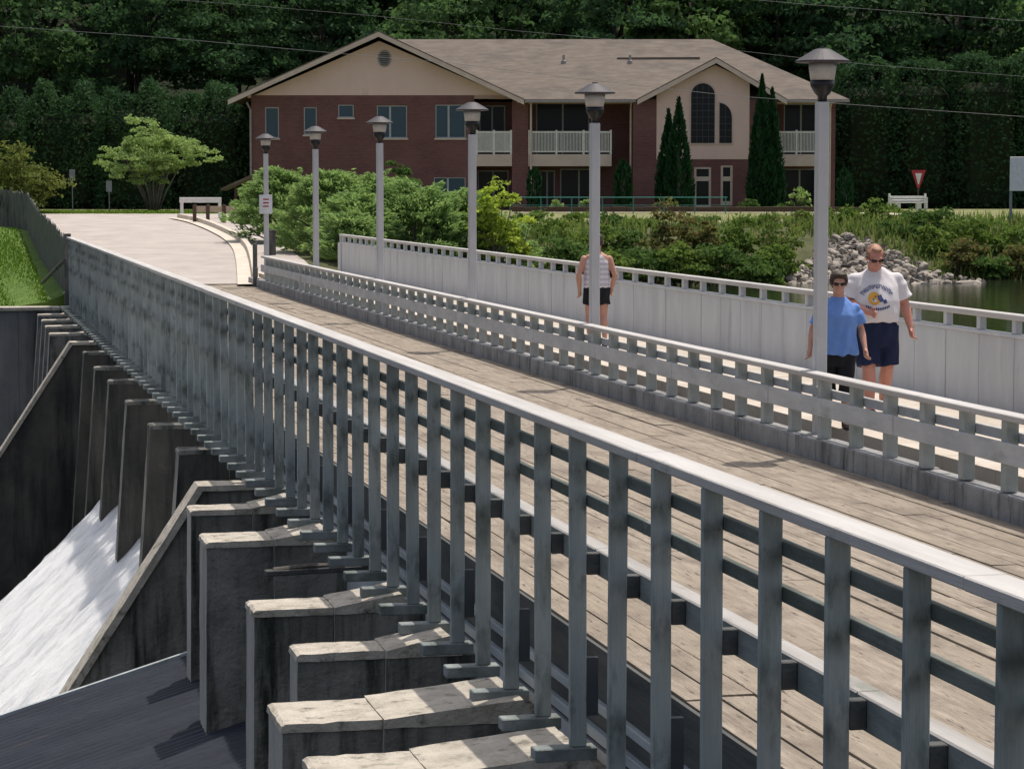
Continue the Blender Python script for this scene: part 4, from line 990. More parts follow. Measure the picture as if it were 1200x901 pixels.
# multi stemmed tree
rng = np.random.default_rng(50); t = frame_thing('multi_stem_tree', 'pale green multi stemmed tree with a flat spreading crown before the left hedge', 'tree', 180, 117)
C, O, T, cc = clumps(260, 2.2, 1.9, 1.25, .32, 60, rng, zc=2.65, inner=.3, low=-1.0, warp=.4)
link('crown', leaves('crown', C, O, .16, .5, .7, T, rng), 'leaf_myrtle', t)
for k in range(13):
    a = k / 13 * 6.283; rr = random.uniform(.7, 1.75); MB().tube([(.12 * math.cos(a), .12 * math.sin(a), -.1), (rr * .4 * math.cos(a), rr * .35 * math.sin(a), 1.0), (rr * math.cos(a), rr * .8 * math.sin(a), 2.6)], [.05, .04, .02], 6).build('stem', 'bark', t, smooth=True)
# spreading junipers: arching feathery branches
def juniper(label, px, D, wpx, pytop, seed, nb=130, pyb=None, mat='leaf_juniper'):
    rng = np.random.default_rng(seed); t = frame_thing('juniper_shrub', label, 'shrub', px, D, 0, 'spreading junipers by the walkway')
    if pyb is not None: t.location.z = CAMZ + ray(600, pyb)[1] * D
    H = CAMZ + ray(600, pytop)[1] * D - t.location.z; r = wpx / 2 / F_PX * D; Cs, As, Ts = [], [], []; mb = MB()
    for b_ in range(int(nb * 1.25)):
        a = rng.random() * 6.283; q = rng.random() ** .75; rad = r * math.sqrt(max(.02, 1 - q ** 1.7)) * (.72 + .36 * rng.random()); c = np.array([rad * math.cos(a), rad * .85 * math.sin(a), H * (.06 + .88 * q) * (.88 + .16 * rng.random())])
        out = np.array([math.cos(a), math.sin(a), .25 + .3 * rng.random()]); out /= np.linalg.norm(out); sd = np.array([-math.sin(a), math.cos(a), 0]); L_ = .55 + .5 * rng.random(); n_ = 70
        s = rng.random(n_); sg = rng.normal(size=n_) * (.30 * (1.1 - s)); pts = c + out * (s * L_ - .6 * L_)[:, None] + sd * sg[:, None] + np.array([0, 0, 1.0]) * (-.22 * (s - .3) ** 2 + rng.normal(size=n_) * .045)[:, None]
        pts[:, 2] = np.maximum(pts[:, 2], .03); Cs.append(pts); As.append(unit(out + sd * (sg * 2.2)[:, None] + rng.normal(size=(n_, 3)) * .2)); Ts.append(np.full(n_, .7 * rng.random()) + .35 * s)
        if b_ % 8 == 0: mb.tube([(0, 0, -.1), tuple(c * np.array([.5, .5, .7])), tuple(c)], [.04, .025, .006], 5)
    Cn = np.concatenate(Cs); link('foliage', leaves('foliage', Cn, np.tile([0, 0, 1.0], (len(Cn), 1)), .17, .34, .9, np.concatenate(Ts), rng, along=np.concatenate(As)), mat, t); mb.build('stems', 'bark', t)
    return t
juniper('spreading juniper at the left end of the mass, behind the two farthest lamp posts', 328, 90, 120, 192, 61, 150)
juniper('spreading juniper with arching tips behind the second farthest lamp post', 385, 84, 130, 195, 62, 170)
juniper('spreading juniper filling the front of the mass between the second and third farthest lamp posts', 418, 81, 110, 222, 68, 150)
juniper('broad spreading juniper behind the third farthest lamp post', 440, 87, 140, 200, 63, 170)
juniper('spreading juniper in the middle of the mass above the panel fence end', 485, 82, 140, 204, 64, 190, 318)
juniper('low spreading juniper behind the panel fence, left of the yellow shrub', 540, 83, 130, 218, 65, 180, 322)
juniper('low dark juniper edge along the walkway before the panel fence end', 408, 77, 66, 246, 66, 90, 303)
juniper('low juniper tuft behind the panel fence, below the yellow shrub', 592, 83, 80, 256, 67, 110, 326)
shrub('tall bright yellow green shrub beside the nearest juniper', 582, 81.5, 66, 194, 'leaf_yellow', 71, size=.17, n=64, per=38, pyb=322, inner=.3)
shrub('small bright yellow shrub at the foot of the tall yellow one', 608, 81, 36, 262, 'leaf_yellow', 72, size=.18, n=24, per=40, pyb=322)
shrub('dark green shrub against the brick gable wall above the junipers', 470, 112, 46, 188, 'leaf_shrub_dark', 73, size=.2)
bank_l = [('bright green leafy shrub right of the yellow shrub', 640, 93, 74, 249, 'leaf_shrub', 322), ('mid green shrub behind the lone walker', 690, 92, 70, 258, 'leaf_shrub', 330), ('low green shrub right of the lone walker', 730, 92, 66, 262, 'leaf_shrub_dark', 332),
  ('brownish shrub with reddish leaves in the middle of the bank', 788, 92, 74, 247, 'leaf_shrub_brown', 333), ('olive shrub beside the brownish one', 826, 91, 60, 258, 'leaf_shrub_brown', 335), ('rounded bright green shrub below the house door', 862, 94, 70, 247, 'leaf_shrub', 330),
  ('dark green shrub overhanging the water near the rock pile', 845, 89.5, 84, 288, 'leaf_shrub_dark', 342), ('dark low shrub on the waterline behind the panel fence', 760, 90, 90, 292, 'leaf_shrub_dark', 338), ('light green weedy shrub left of the nearest lamp post', 915, 94, 66, 254, 'leaf_weed', 330),
  ('leafy green shrub low on the bank left of the rock pile', 905, 91.5, 62, 285, 'leaf_shrub', 338), ('dark green shrub low on the bank above the fence slot', 690, 89.5, 80, 287, 'leaf_shrub_dark', 336), ('bushy grey green willow shrub behind the head of the tall man', 1030, 102, 70, 238, 'leaf_shrub', 290),
  ('dark green bush on the right bank above the rocks', 1088, 99, 76, 239, 'leaf_shrub_dark', 296), ('green bush on the right bank between rocks and path', 1130, 98, 60, 262, 'leaf_shrub', 300), ('orange tinged bush above the right waterline', 1128, 95.5, 52, 285, 'leaf_shrub_brown', 322),
  ('dark bush touching the water at the right', 1162, 95, 50, 296, 'leaf_shrub_dark', 333), ('green bush on the bank below the white notice board', 1175, 98, 70, 264, 'leaf_shrub', 308), ('brown and green bush at the right edge waterline', 1198, 95.5, 54, 290, 'leaf_shrub_brown', 330), ('dark bush at the right edge of the bank', 1225, 97, 60, 270, 'leaf_shrub_dark', 325)]
bank_l += [('leafy mid green shrub on top of the bank behind the yellow shrub', 622, 100, 60, 252, 'leaf_shrub_dark', 292), ('bushy green shrub on top of the bank right of the yellow shrub', 668, 101, 64, 251, 'leaf_shrub', 290), ('dark green shrub on top of the bank behind the second nearest lamp post', 712, 102, 60, 254, 'leaf_shrub_dark', 288),
  ('green shrub on top of the bank left of the brownish shrub', 752, 101, 56, 253, 'leaf_shrub', 288), ('dark leafy shrub on top of the bank below the entrance cypress', 828, 102, 62, 250, 'leaf_shrub_dark', 288), ('green shrub on top of the bank below the tallest cypress', 893, 101, 60, 252, 'leaf_shrub', 290),
  ('pale weedy shrub on top of the bank behind the nearest lamp post', 946, 101.5, 66, 250, 'leaf_weed', 286), ('tall green weeds shrub on top of the bank beside the rock pile crest', 990, 102, 60, 244, 'leaf_shrub', 284), ('dark green shrub on the slope above the rock pile', 1058, 99.5, 74, 258, 'leaf_shrub_dark', 300),
  ('green shrub on the slope right of the rock pile', 1098, 97.5, 62, 274, 'leaf_shrub', 314), ('leafy green shrub on the slope under the notice board', 1205, 99.5, 70, 258, 'leaf_shrub', 300), ('mid green shrub on the slope left of the notice board', 1152, 100, 60, 259, 'leaf_shrub_dark', 300),
  ('dark shrub low on the bank directly behind the lone walker', 712, 89, 70, 296, 'leaf_shrub', 340), ('olive bushy shrub low on the bank behind the fence slot', 655, 88.5, 80, 280, 'leaf_shrub_dark', 334), ('bright leafy shrub low on the bank under the brownish one', 805, 89.3, 70, 285, 'leaf_shrub', 340), ('dark green low shrub left of the rock pile foot', 885, 90.2, 70, 298, 'leaf_shrub_dark', 342)]
for i, (lab, px, D, wp, top, mt, pyb) in enumerate(bank_l): shrub(lab, px, D, wp, top, mt, 200 + i, size=.17, n=44, per=58, pyb=pyb, group='shrubs on the river bank')
for i, (px, wp, top, lab) in enumerate(((652, 16, 236, 'small pale plant in the bed under the long balcony'), (940, 30, 214, 'open light green shrub under the right balcony'), (875, 26, 234, 'low clipped plant beside the entrance steps'), (925, 40, 238, 'low dark plant in the bed under the right balcony'), (690, 22, 233, 'low green plant left of the brick recess'))):
    shrub(lab, px, 125, wp, top, 'leaf_shrub_dark' if i in (2, 3) else 'leaf_myrtle', 260 + i, size=.16, n=18, per=34, group='garden plants in front of the house')
# tall weeds and grass along the bank: blades
def blades(name, fn, n, hmin, hmax, mat, seed, wid=.035):
    rng = np.random.default_rng(seed); Vv, T = [], []
    for i in range(n):
        g = fn(rng)
        if g is None: continue
        h = hmin + (hmax - hmin) * rng.random(); a = rng.random() * 6.283; le = h * (.15 + .4 * rng.random()); d = np.array([math.cos(a), math.sin(a), 0]); s = np.array([-math.sin(a), math.cos(a), 0]) * wid
        b_ = np.array([g.x, g.y, g.z - .02]); m_ = b_ + d * le * .3 + np.array([0, 0, h * .6]); t_ = b_ + d * le + np.array([0, 0, h])
        Vv += [b_ - s, b_ + s, m_ + s * .7, m_ - s * .7, m_ - s * .7, m_ + s * .7, t_ + s * .1, t_ - s * .1]; T += [rng.random()] * 2
    return tag(link(name, npmesh(name, np.array(Vv), 4, np.array(T)), mat), kind='stuff')
def f1(rng):
    u = ray(600 + 640 * rng.random() + 0, 240)[0]; db = bank(u * 92); D = db + 1.0 + 11 * rng.random() ** .8
    px = u * F_PX + 600
    if 925 < px < 1150 and D < 98.5 - 7.0 * max(0, (px - 1005) / 145): return None
    if px < 925 and rng.random() < .6: return None
    return gz(u * D, D)
blades('bank_grass', f1, 7000, .15, .65, 'leaf_weed', 5, .04)
def f2(rng):
    p = ground(-60 + 135 * rng.random(), 268 + 92 * rng.random()); u, d = UDof(p.x, p.y)
    if u > interp([(68, -12.3), (82, -15.4), (98.5, -18.9), (103, -20)], d) or p.y < 69.15: return None
    return p
blades('lawn_grass', f2, 9000, .05, .14, 'leaf_lawn', 6, .02)
def f3(rng):
    D = 112.5 + 5 * rng.random(); px = -20 + 330 * rng.random(); return gpx(px, D)
blades('verge_grass', f3, 7000, .06, .22, 'leaf_lawn', 8, .03)
# ------------------------------------------------------------------ rock pile
rmesh = []
for k in range(8):
    bm = bmesh.new(); bmesh.ops.create_icosphere(bm, subdivisions=2, radius=.5); rr = random.Random(k); ax = [Vector((rr.gauss(0, 1), rr.gauss(0, 1), rr.gauss(0, 1))).normalized() for _ in range(9)]; dd = [rr.uniform(.24, .42) for _ in ax]
    for v in bm.verts:
        for a, d in zip(ax, dd):
            q = v.co.dot(a)
            if q > d: v.co -= a * (q - d) * .92
        v.co.x *= 1.3; v.co.z *= .8
    me = bpy.data.meshes.new('rock'); bm.to_mesh(me); bm.free(); me.materials.append(M['rock']); rmesh.append(me)
def rock_spot():
    while True:
        px, py = random.uniform(922, 1150), random.uniform(272, 336)
        top = interp([(922, 330), (950, 300), (965, 280), (1000, 273), (1040, 292), (1100, 318), (1150, 330)], px)
        if py > top: return px, py
def rock_slope(px, py):
    # the pile is a mound on the bank: position by height fraction
    f = (336 - py) / 62; D = 90.6 + f * 7.5; a, b2 = ray(px, py); return UD(a * D, D, CAMZ + b2 * D)
V, Fc = [], []
for i in range(24):
    for j in range(12):
        px = 915 + (1160 - 915) * i / 23; top = interp([(915, 334), (950, 300), (965, 280), (1000, 273), (1040, 292), (1100, 318), (1160, 334)], px); py = 346 + (top + 2 - 346) * j / 11
        V.append(tuple(rock_slope(px, py) + Vector((random.uniform(-.1, .1), 0, -.12 + random.uniform(-.08, .08)))))
for i in range(23):
    for j in range(11): q = i * 12 + j; Fc.append((q, q + 12, q + 13, q + 1))
rr = random.Random(77)
for k in range(520):
    px, py = rr.uniform(922, 1152), rr.uniform(272, 338); top = interp([(922, 330), (950, 300), (965, 280), (1000, 273), (1040, 292), (1100, 318), (1152, 331)], px)
    if py < top: continue
    c = rock_slope(px, py) + Vector((0, -.08, .0)); s = rr.uniform(.05, .13); q = len(V); an = rr.uniform(0, 6)
    V += [tuple(c + Vector((s * rr.uniform(.7, 1.3) * math.cos(an + j * 1.57), s * rr.uniform(.7, 1.3) * math.sin(an + j * 1.57), -.05))) for j in range(4)] + [tuple(c + Vector((s * .55 * math.cos(an + j * 1.57), s * .55 * math.sin(an + j * 1.57), s * rr.uniform(.6, 1.1)))) for j in range(4)]
    Fc += [(q + 4, q + 5, q + 6, q + 7)] + [(q + j, q + (j + 1) % 4, q + 4 + (j + 1) % 4, q + 4 + j) for j in range(4)]
me = bpy.data.meshes.new('rubble'); me.from_pydata(V, [], Fc); tag(link('rubble', me, 'rubble_dark'), kind='stuff')
for k in range(298):
    px, py = rock_spot(); p = rock_slope(px, py); s = random.choice((.16, .19, .22, .26, .31, .40)) * random.uniform(.8, 1.25)
    o = bpy.data.objects.new('rock', rmesh[k % 8]); COL.objects.link(o); o.location = p; o.rotation_euler = (random.uniform(-.6, .6), random.uniform(-.6, .6), random.uniform(0, 6)); o.scale = (s, s, s)
    tag(o, 'pale grey broken rock in the riprap pile at the waterline behind the walking couple', 'rock', 'rocks of the riprap pile')
o = bpy.data.objects.new('rock', rmesh[2]); COL.objects.link(o); o.location = rock_slope(1136, 333); o.scale = (1.2, .6, .35); tag(o, 'long flat pinkish rock at the right tip of the riprap pile', 'rock', 'rocks of the riprap pile')
# ------------------------------------------------------------------ overhead wires
def wire(label, pts, D0, D1, r=.014):
    n_ = 24; ps = [P(interp(pts, 0) if False else x, interp(pts, x), D0 + (D1 - D0) * (x + 300) / 1900) for x in np.linspace(-300, 1600, n_)]
    sp_ = MB(ps[0]); sp_.tube(ps, r, 5); o = sp_.build('utility_wire', 'wire'); tag(o, label, 'wire', 'overhead utility wires')
wire('overhead wire crossing the gable and entering low past the nearest lamp hood', [(-300, 10), (200, 45), (430, 66), (520, 73), (640, 88), (850, 112), (1000, 123), (1200, 137), (1600, 160)], 124, 108, .010)
wire('overhead wire along the ridge of the roof, passing behind the nearest lamp hood', [(-300, -30), (250, 3), (450, 20), (620, 38), (850, 58), (990, 74), (1200, 90), (1600, 112)], 124, 110, .007)
wire('highest overhead wire, crossing only the top right corner', [(-300, -110), (600, -28), (900, 2), (1200, 25), (1600, 50)], 124, 112, .008)
# ------------------------------------------------------------------ people
def folds(o, k, z0):
    me = o.data; n = len(me.vertices); co = np.empty(n * 3, np.float32); me.vertices.foreach_get('co', co); co = co.reshape(-1, 3); no = np.empty(n * 3, np.float32); me.vertex_normals.foreach_get('vector', no); no = no.reshape(-1, 3)
    a = np.arctan2(co[:, 0], -co[:, 1]); z = co[:, 2]; lowr = np.clip((1.30 - z) / .35, .25, 1)
    d = .006 * np.sin(a * 9 + 5 * np.sin(z * 4.0) + z * 6) + .006 * np.sin(a * 5 - z * 17 + 1.3) + .004 * np.sin(co[:, 0] * 40 + z * 26)
    co += no * (d * lowr * k)[:, None]; me.vertices.foreach_set('co', co.ravel()); me.update()
def person(label, loc, rz, H, S):
    """S: joints in metres for a figure facing -Y (x: right seen from the front)"""
    t = thing('person', label, 'person', loc, rz)
    k = H / 1.75; sk = S['skin']; g = S.get('girth', 1.0)
    V3 = lambda p: Vector(p)
    hd = V3(S['head']); nk = V3(S['neck'])
    mb = MB()
    # torso
    mb.loft(S['torso'], 24)
    mb.limb([nk - Vector((0, -.0, .06)), nk + (hd - nk) * .5], [.066 * k * g ** .4, .058 * k * g ** .4])
    # head: skull, jaw, nose, ears, brow, chin, lips
    rot = Matrix.Rotation(S.get('tilt', 0), 3, 'X') @ Matrix.Rotation(S.get('turn', 0), 3, 'Z')
    def hp(x, y, z): return hd + rot @ (Vector((x, y, z)) * k)
    mb.ell(hp(0, .012, .025), (.077 * k, .096 * k, .100 * k), rot); mb.ell(hp(0, -.022, -.045), (.062 * k, .068 * k, .075 * k), rot)
    mb.ell(hp(0, -.060, -.100), (.030 * k, .026 * k, .022 * k), rot); mb.ell(hp(0, -.085, .028), (.056 * k, .018 * k, .014 * k), rot)
    mb.limb([hp(0, -.090, .012), hp(0, -.108, -.025)], [.010 * k, .017 * k], 8); mb.ell(hp(0, -.086, -.058), (.028 * k, .012 * k, .008 * k), rot); mb.ell(hp(0, -.084, -.071), (.024 * k, .012 * k, .008 * k), rot)
    for s in (-1, 1): mb.ell(hp(s * .080, .012, -.008), (.012 * k, .024 * k, .034 * k), rot); mb.ell(hp(s * .042, -.066, -.025), (.024 * k, .02 * k, .022 * k), rot)
    # arms with hands
    for a in S['arms']:
        sh, el, wr = map(V3, a[:3]); ra = S.get('arm', 1.0)
        sa = sh - Vector((sh.x * (.10 if S['sleeve'][0] else 0), 0, .035 if S['sleeve'][0] else 0)); mb.limb([sa, sa.lerp(el, .5), el], [(.046 if S['sleeve'][0] else .056) * k * ra, .048 * k * ra, .040 * k * ra]); mb.limb([el, el.lerp(wr, .35), wr], [.040 * k * ra, .042 * k * ra, .027 * k * ra])
        d = (wr - el).normalized(); d = (d + Vector(a[3])).normalized() if len(a) > 3 else d
        side = Vector(a[4]).normalized() if len(a) > 4 else Vector((0, -1, 0)); side = (side - d * side.dot(d)).normalized(); nrm = d.cross(side)
        mb.limb([wr, wr + d * .045 * k, wr + d * .085 * k], [.025 * k, .030 * k, .028 * k], 10)
        for j, (o, l) in enumerate(((.030, .070), (.011, .080), (-.009, .075), (-.028, .060))):
            b0 = wr + d * .075 * k + side * o * k; b1 = b0 + (d * .85 + nrm * .25 * a[5]).normalized() * l * .5 * k; b2 = b1 + (d * .55 + nrm * .8 * a[5]).normalized() * l * .5 * k
            mb.limb([b0, b1, b2], [.0105 * k, .0095 * k, .008 * k], 8)
        b0 = wr + d * .025 * k + side * .024 * k; b1 = b0 + (d * .6 + side * .7).normalized() * .045 * k; b2 = b1 + (d * .95 + side * .1 + nrm * .3 * a[5]).normalized() * .035 * k; mb.limb([b0, b1, b2], [.014 * k, .011 * k, .009 * k], 8)
    # legs
    lg = S.get('leg', 1.0)
    for hp_, kn, an, toe in S['legs']:
        hp_, kn, an, toe = map(V3, (hp_, kn, an, toe)); mb.limb([hp_, hp_.lerp(kn, .5), kn], [.095 * k * lg, .078 * k * lg, .056 * k * lg]); cf = kn.lerp(an, .33) + Vector((0, .012, 0)); mb.limb([kn, cf, an], [.054 * k * lg, .058 * k * lg, .036 * k * lg])
        mb.limb([an, an.lerp(toe, .6)], [.036 * k, .03 * k])
    body = mb.build('body', sk, t); remesh(body, .0075, 3)
    # shoes
    for hp_, kn, an, toe in S['legs']:
        an, toe = V3(an), V3(toe); mb = MB(); d = (toe - an); d.z = 0; d.normalize(); heel = an - d * .05 * k; zb = toe.z
        pts = [(heel, .040, .045), (an, .046, .05), (an.lerp(toe, .5), .047, .038), (an.lerp(toe, .85), .046, .028), (toe, .034, .024)]
        for p_, r_, h_ in pts: mb.ell((p_.x, p_.y, zb + h_ * k * .7), (r_ * k, r_ * k * 1.25, h_ * k))
        mb.limb([an - Vector((0, 0, .01)), Vector((an.x, an.y, zb + .06 * k))], [.046 * k, .047 * k])
        o = mb.build('shoe', S['shoe'], t); remesh(o, .009, 4)
        if S.get('shoe2'):
            mb = MB(); mb.ell((toe.x - d.x * .05, toe.y - d.y * .05, zb + .05 * k), (.03, .04, .018)); mb.build('shoe_panel', S['shoe2'], o)
    # shorts
    mb = MB(); mb.loft(S['hips'], 24)
    for (hp_, kn, an, toe), hem in zip(S['legs'], S['hem']):
        hp_, kn, an = map(V3, (hp_, kn, an)); e = hp_.lerp(kn, hem) if hem <= 1 else kn.lerp(an, hem - 1); r1_ = S['hemr']
        if hem <= 1: mb.tube([hp_ + Vector((0, 0, .06)), hp_.lerp(e, .5), e], [.115 * k * lg, .108 * k * lg, r1_], 18)
        else: mb.tube([hp_ + Vector((0, 0, .06)), hp_.lerp(kn, .5), kn, e], [.112 * k * lg, .098 * k * lg, .078 * k, r1_], 18)
    o = mb.build('shorts', S['shorts'], t); remesh(o, .009, 3, .4); folds(o, .7, .6)
    # shirt
    mb = MB(); mb.loft(S['shirt_rings'], 28)
    for a, sl in zip(S['arms'], S['sleeve']):
        sh, el = V3(a[0]), V3(a[1])
        if sl > 0:
            e = sh.lerp(el, sl); c0 = Vector((sh.x * .45, sh.y, sh.z + .022)); rs_ = S.get('sleever', .064) * k * ra
            c0.z -= .02; s0 = sh - Vector((0, 0, .012)); mb.tube([c0, s0.lerp(c0, .3), s0.lerp(e, .35), e], [rs_ * .8, rs_ * .82, rs_ * 1.08, rs_ * 1.24], 16); mb.ell(s0, (rs_ * .84,) * 3)
    o = mb.build('shirt', S['shirt'], t); remesh(o, .009, 14, .5); folds(o, 1.0, S.get('hemz', .95)); S['_shirt'] = o
    # hair
    mb = MB()
    for c, r in S['hair']: mb.ell(hp(*c), tuple(q * k for q in r), rot)
    o = mb.build('hair', S['hairm'], t); remesh(o, .009, 2)
    if S.get('glasses'):
        mb = MB()
        for s in (-1, 1): mb.ell(hp(s * .034, -.092, .006), (.030 * k, .010 * k, .020 * k), rot); mb.tube([hp(s * .062, -.085, .012), hp(s * .088, -.03, .012), hp(s * .088, .01, .008)], .0045 * k, 6)
        mb.tube([hp(-.012, -.100, .012), hp(.012, -.100, .012)], .004 * k, 6); mb.build('sunglasses', 'glasses_black', t, smooth=True)
    return t
def at_walk(px, py): a, b2 = ray(px, py); D = (.205 - CAMZ) / b2; return UD(a * D, D, .197)
# tall man in a white printed T-shirt
face = -YAW
m = dict(skin='skin_red', girth=1.4, sleever=.070, head=(-.03, -.085, 1.622), neck=(-.02, .0, 1.485), tilt=R(24), turn=R(4),
    torso=[(0, 0, .86, .19, .145), (0, -.005, 1.0, .205, .165), (0, -.03, 1.12, .205, .18), (0, -.01, 1.3, .19, .14), (0, .01, 1.40, .15, .105), (0, .01, 1.48, .075, .065)],
    arms=[((.215, .02, 1.405), (.30, .05, 1.15), (.345, -.05, .90), (.0, -.02, -.35), (-.2, -1, 0), -1), ((-.215, .02, 1.405), (-.29, .02, 1.16), (-.13, -.24, 1.07), (.2, -.1, 0), (0, 0, 1), 1)],
    legs=[((.10, 0, .86), (.125, .02, .48), (.12, .16, .135), (.125, .03, .03)), ((-.10, 0, .86), (-.085, -.10, .475), (-.075, -.12, .075), (-.07, -.30, 0.0))],
    hips=[(0, 0, .70, .19, .15), (0, 0, .80, .215, .175), (0, 0, .92, .212, .175), (0, -.01, 1.02, .205, .17)], hem=[.92, .92], hemr=.125, leg=1.16, arm=1.2,
    shirt_rings=[(0, -.01, .955, .225, .19), (0, -.03, 1.06, .23, .205), (0, -.03, 1.18, .228, .20), (0, -.01, 1.32, .225, .165), (0, .01, 1.40, .205, .135), (0, .012, 1.45, .165, .115), (0, .012, 1.49, .115, .098), (0, .01, 1.52, .082, .084)],
    sleeve=[.80, .80], shirt='shirt_white', shorts='shorts_navy', shoe='shoe_white', shoe2='shoe_dark', hairm='hair_ginger', glasses=True,
    hair=[((0, .045, .035), (.083, .078, .092)), ((.066, .012, .03), (.022, .055, .05)), ((-.066, .012, .03), (.022, .055, .05)), ((0, -.03, .103), (.052, .055, .026))])
t = person('tall heavy man in a white printed shirt, navy shorts and sunglasses walking toward the camera', at_walk(1025, 484), face + R(4), 1.80, m); t.scale = (1.08, 1.06, 1.05)
# print on the shirt, laid on its surface
sh = m['_shirt']; bvh = BVHTree.FromPolygons([v.co.copy() for v in sh.data.vertices], [tuple(p.vertices) for p in sh.data.polygons])
def onto(x, z, off):
    h = bvh.ray_cast(Vector((x, -1.5, z)), Vector((0, 1, 0))); return Vector((x, (h[0].y if h[0] else -.2) - off, z))
def patch(mb, x0, x1, z0, z1, off, rot=0.0, n=3):
    c = ((x0 + x1) / 2, (z0 + z1) / 2); g = []
    for i in range(n + 1):
        for j in range(n + 1):
            x, z = x0 + (x1 - x0) * i / n - c[0], z0 + (z1 - z0) * j / n - c[1]; x, z = x * math.cos(rot) - z * math.sin(rot) + c[0], x * math.sin(rot) + z * math.cos(rot) + c[1]; g.append(mb.bm.verts.new(onto(x, z, off)))
    for i in range(n):
        for j in range(n): q = i * (n + 1) + j; mb.bm.faces.new([g[q], g[q + n + 1], g[q + n + 2], g[q + 1]])
mb = MB()
for k in range(11):                                   # arched line of letters
    a = math.pi / 2 + R(58) - R(116) * k / 10; cx, cz = -.025 + .165 * math.cos(a), 1.175 + .155 * math.sin(a); ro = a - math.pi / 2; ca, sa = math.cos(ro), math.sin(ro)
    def stroke(dx, dz, w_, h_): patch(mb, cx + dx * ca - dz * sa - w_, cx + dx * ca - dz * sa + w_, cz + dx * sa + dz * ca - h_, cz + dx * sa + dz * ca + h_, .005, ro, 1)
    stroke(-.009, 0, .004, .021); stroke(.009, 0 if k % 2 else .006, .004, .021 if k % 2 else .014); stroke(0, (.016, 0, -.016)[k % 3], .006, .004)
for k in range(13):                                   # lower straight line
    x = -.135 + .0185 * k; z = 1.105 + .0018 * (k - 6) ** 2 * .4 - .008; patch(mb, x - .0065, x + .0065, z - .013, z + .013, .005, 0, 1)
pr_ = mb.build('shirt_lettering', 'print_navy', sh)
mb = MB(); c_ = (-.06, 1.205); vs = [mb.bm.verts.new(onto(c_[0] + .062 * math.cos(a), c_[1] + .066 * math.sin(a), .005)) for a in np.linspace(0, 6.283, 20, endpoint=False)]; mb.bm.faces.new(vs); mb.build('shirt_emblem', 'print_gold', sh)
mb = MB()
for x, z, w_, h_ in ((-.005, 1.215, .022, .026), (.01, 1.19, .02, .016), (-.07, 1.195, .008, .008), (-.05, 1.225, .007, .007), (.045, 1.175, .018, .02)): patch(mb, x - w_, x + w_, z - h_, z + h_, .008, .3, 1)
mb.build('shirt_emblem_mark', 'print_navy', sh)
# woman in a blue T-shirt
wm = dict(skin='skin_tan', girth=1.0, sleever=.070, head=(.0, -.03, 1.455), neck=(0, .0, 1.315), tilt=R(8),
    torso=[(0, 0, .74, .165, .125), (0, 0, .88, .165, .125), (0, 0, 1.0, .145, .115), (0, -.01, 1.13, .145, .115), (0, .005, 1.22, .125, .09), (0, .01, 1.29, .06, .055)],
    arms=[((.168, .01, 1.215), (.225, .03, 1.0), (.255, -.10, .80), (0, -.1, -.3), (0, -1, .2), -1), ((-.168, .01, 1.215), (-.24, .06, 1.0), (-.27, .02, .80), (0, -.05, -.3), (0, -1, .2), 1)],
    legs=[((.085, 0, .76), (.08, -.09, .43), (.075, -.08, .075), (.08, -.25, 0)), ((-.085, 0, .76), (-.085, .03, .42), (-.08, .19, .12), (-.085, .07, .03))],
    hips=[(0, 0, .62, .165, .13), (0, 0, .74, .185, .145), (0, 0, .86, .172, .135), (0, 0, .92, .165, .13)], hem=[1.38, 1.38], hemr=.082, leg=1.0, arm=.95,
    shirt_rings=[(0, 0, .735, .20, .16), (0, 0, .85, .195, .155), (0, 0, 1.0, .178, .142), (0, -.015, 1.13, .182, .15), (0, .0, 1.20, .178, .125), (0, .005, 1.255, .135, .10), (0, .01, 1.29, .098, .085), (0, .01, 1.32, .072, .074)],
    sleeve=[.80, .80], shirt='shirt_blue', shorts='shorts_black', shoe='shoe_dark', hairm='hair_brown', glasses=True,
    hair=[((0, .025, .064), (.096, .100, .080)), ((0, .055, .0), (.09, .072, .09)), ((.072, .01, .03), (.03, .06, .06)), ((-.072, .01, .03), (.03, .06, .06)), ((.02, -.055, .098), (.062, .045, .030))])
person('woman with short brown hair, blue shirt and black cropped trousers beside the tall man', at_walk(981, 500), face + R(-2), 1.58, wm).scale = (1.05, 1.03, 1.02)
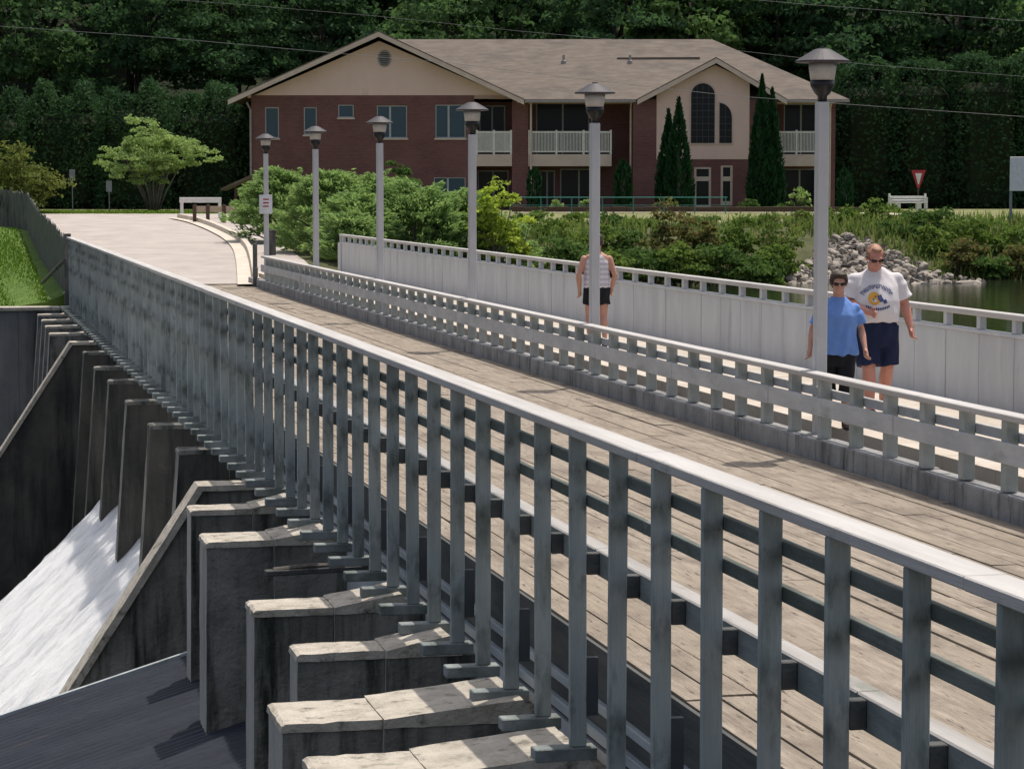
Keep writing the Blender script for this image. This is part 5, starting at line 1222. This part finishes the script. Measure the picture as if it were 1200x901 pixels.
# walker seen from behind
m2, N, L, b, out = newmat('shirt_striped')
tc = N.new('ShaderNodeTexCoord'); wv = N.new('ShaderNodeTexWave'); wv.bands_direction = 'Z'; wv.inputs['Scale'].default_value = 4.2; L.new(tc.outputs['Object'], wv.inputs[0]); L.new(mixc(N, L, ramp(N, L, wv.outputs[1], .45, .6), (.66, .62, .64), (.50, .47, .52)), b.inputs[0]); b.inputs['Roughness'].default_value = .9
jg = dict(skin='skin_tan', girth=1.1, head=(-.02, -.05, 1.555), neck=(0, .0, 1.40), tilt=R(10),
    torso=[(0, 0, .80, .175, .13), (0, 0, .95, .17, .13), (0, 0, 1.1, .175, .125), (0, 0, 1.25, .195, .125), (0, .01, 1.35, .165, .095), (0, .01, 1.41, .075, .065)],
    arms=[((.185, .0, 1.305), (.275, .06, 1.07), (.25, -.02, .86), (0, -.05, -.3), (0, -1, .2), -1), ((-.185, .0, 1.305), (-.265, .05, 1.07), (-.235, -.06, .88), (0, -.1, -.3), (0, -1, .2), 1)],
    legs=[((.09, 0, .82), (.10, -.08, .47), (.095, .02, .075), (.10, -.16, 0)), ((-.09, 0, .82), (-.10, .02, .46), (-.095, .22, .14), (-.10, .13, .03))],
    hips=[(0, 0, .68, .17, .135), (0, 0, .78, .19, .15), (0, 0, .90, .18, .14), (0, 0, .96, .175, .135)], hem=[.50, .50], hemr=.112, leg=1.0, arm=1.0,
    shirt_rings=[(0, 0, .885, .195, .15), (0, 0, 1.0, .19, .145), (0, 0, 1.13, .19, .14), (0, 0, 1.25, .185, .137), (0, .005, 1.335, .16, .11), (0, .01, 1.38, .12, .08)],
    sleeve=[0, 0], shirt='shirt_striped', shorts='shorts_black', shoe='shoe_dark', hairm='hair_brown',
    hair=[((0, .03, .05), (.086, .094, .080)), ((0, .06, .0), (.080, .062, .075))])
person('lone walker in a striped sleeveless shirt and black shorts walking away behind a lamp post', at_walk(699, 407), math.pi - YAW + R(6), 1.70, jg).scale = (1.04, 1.04, 1.04)
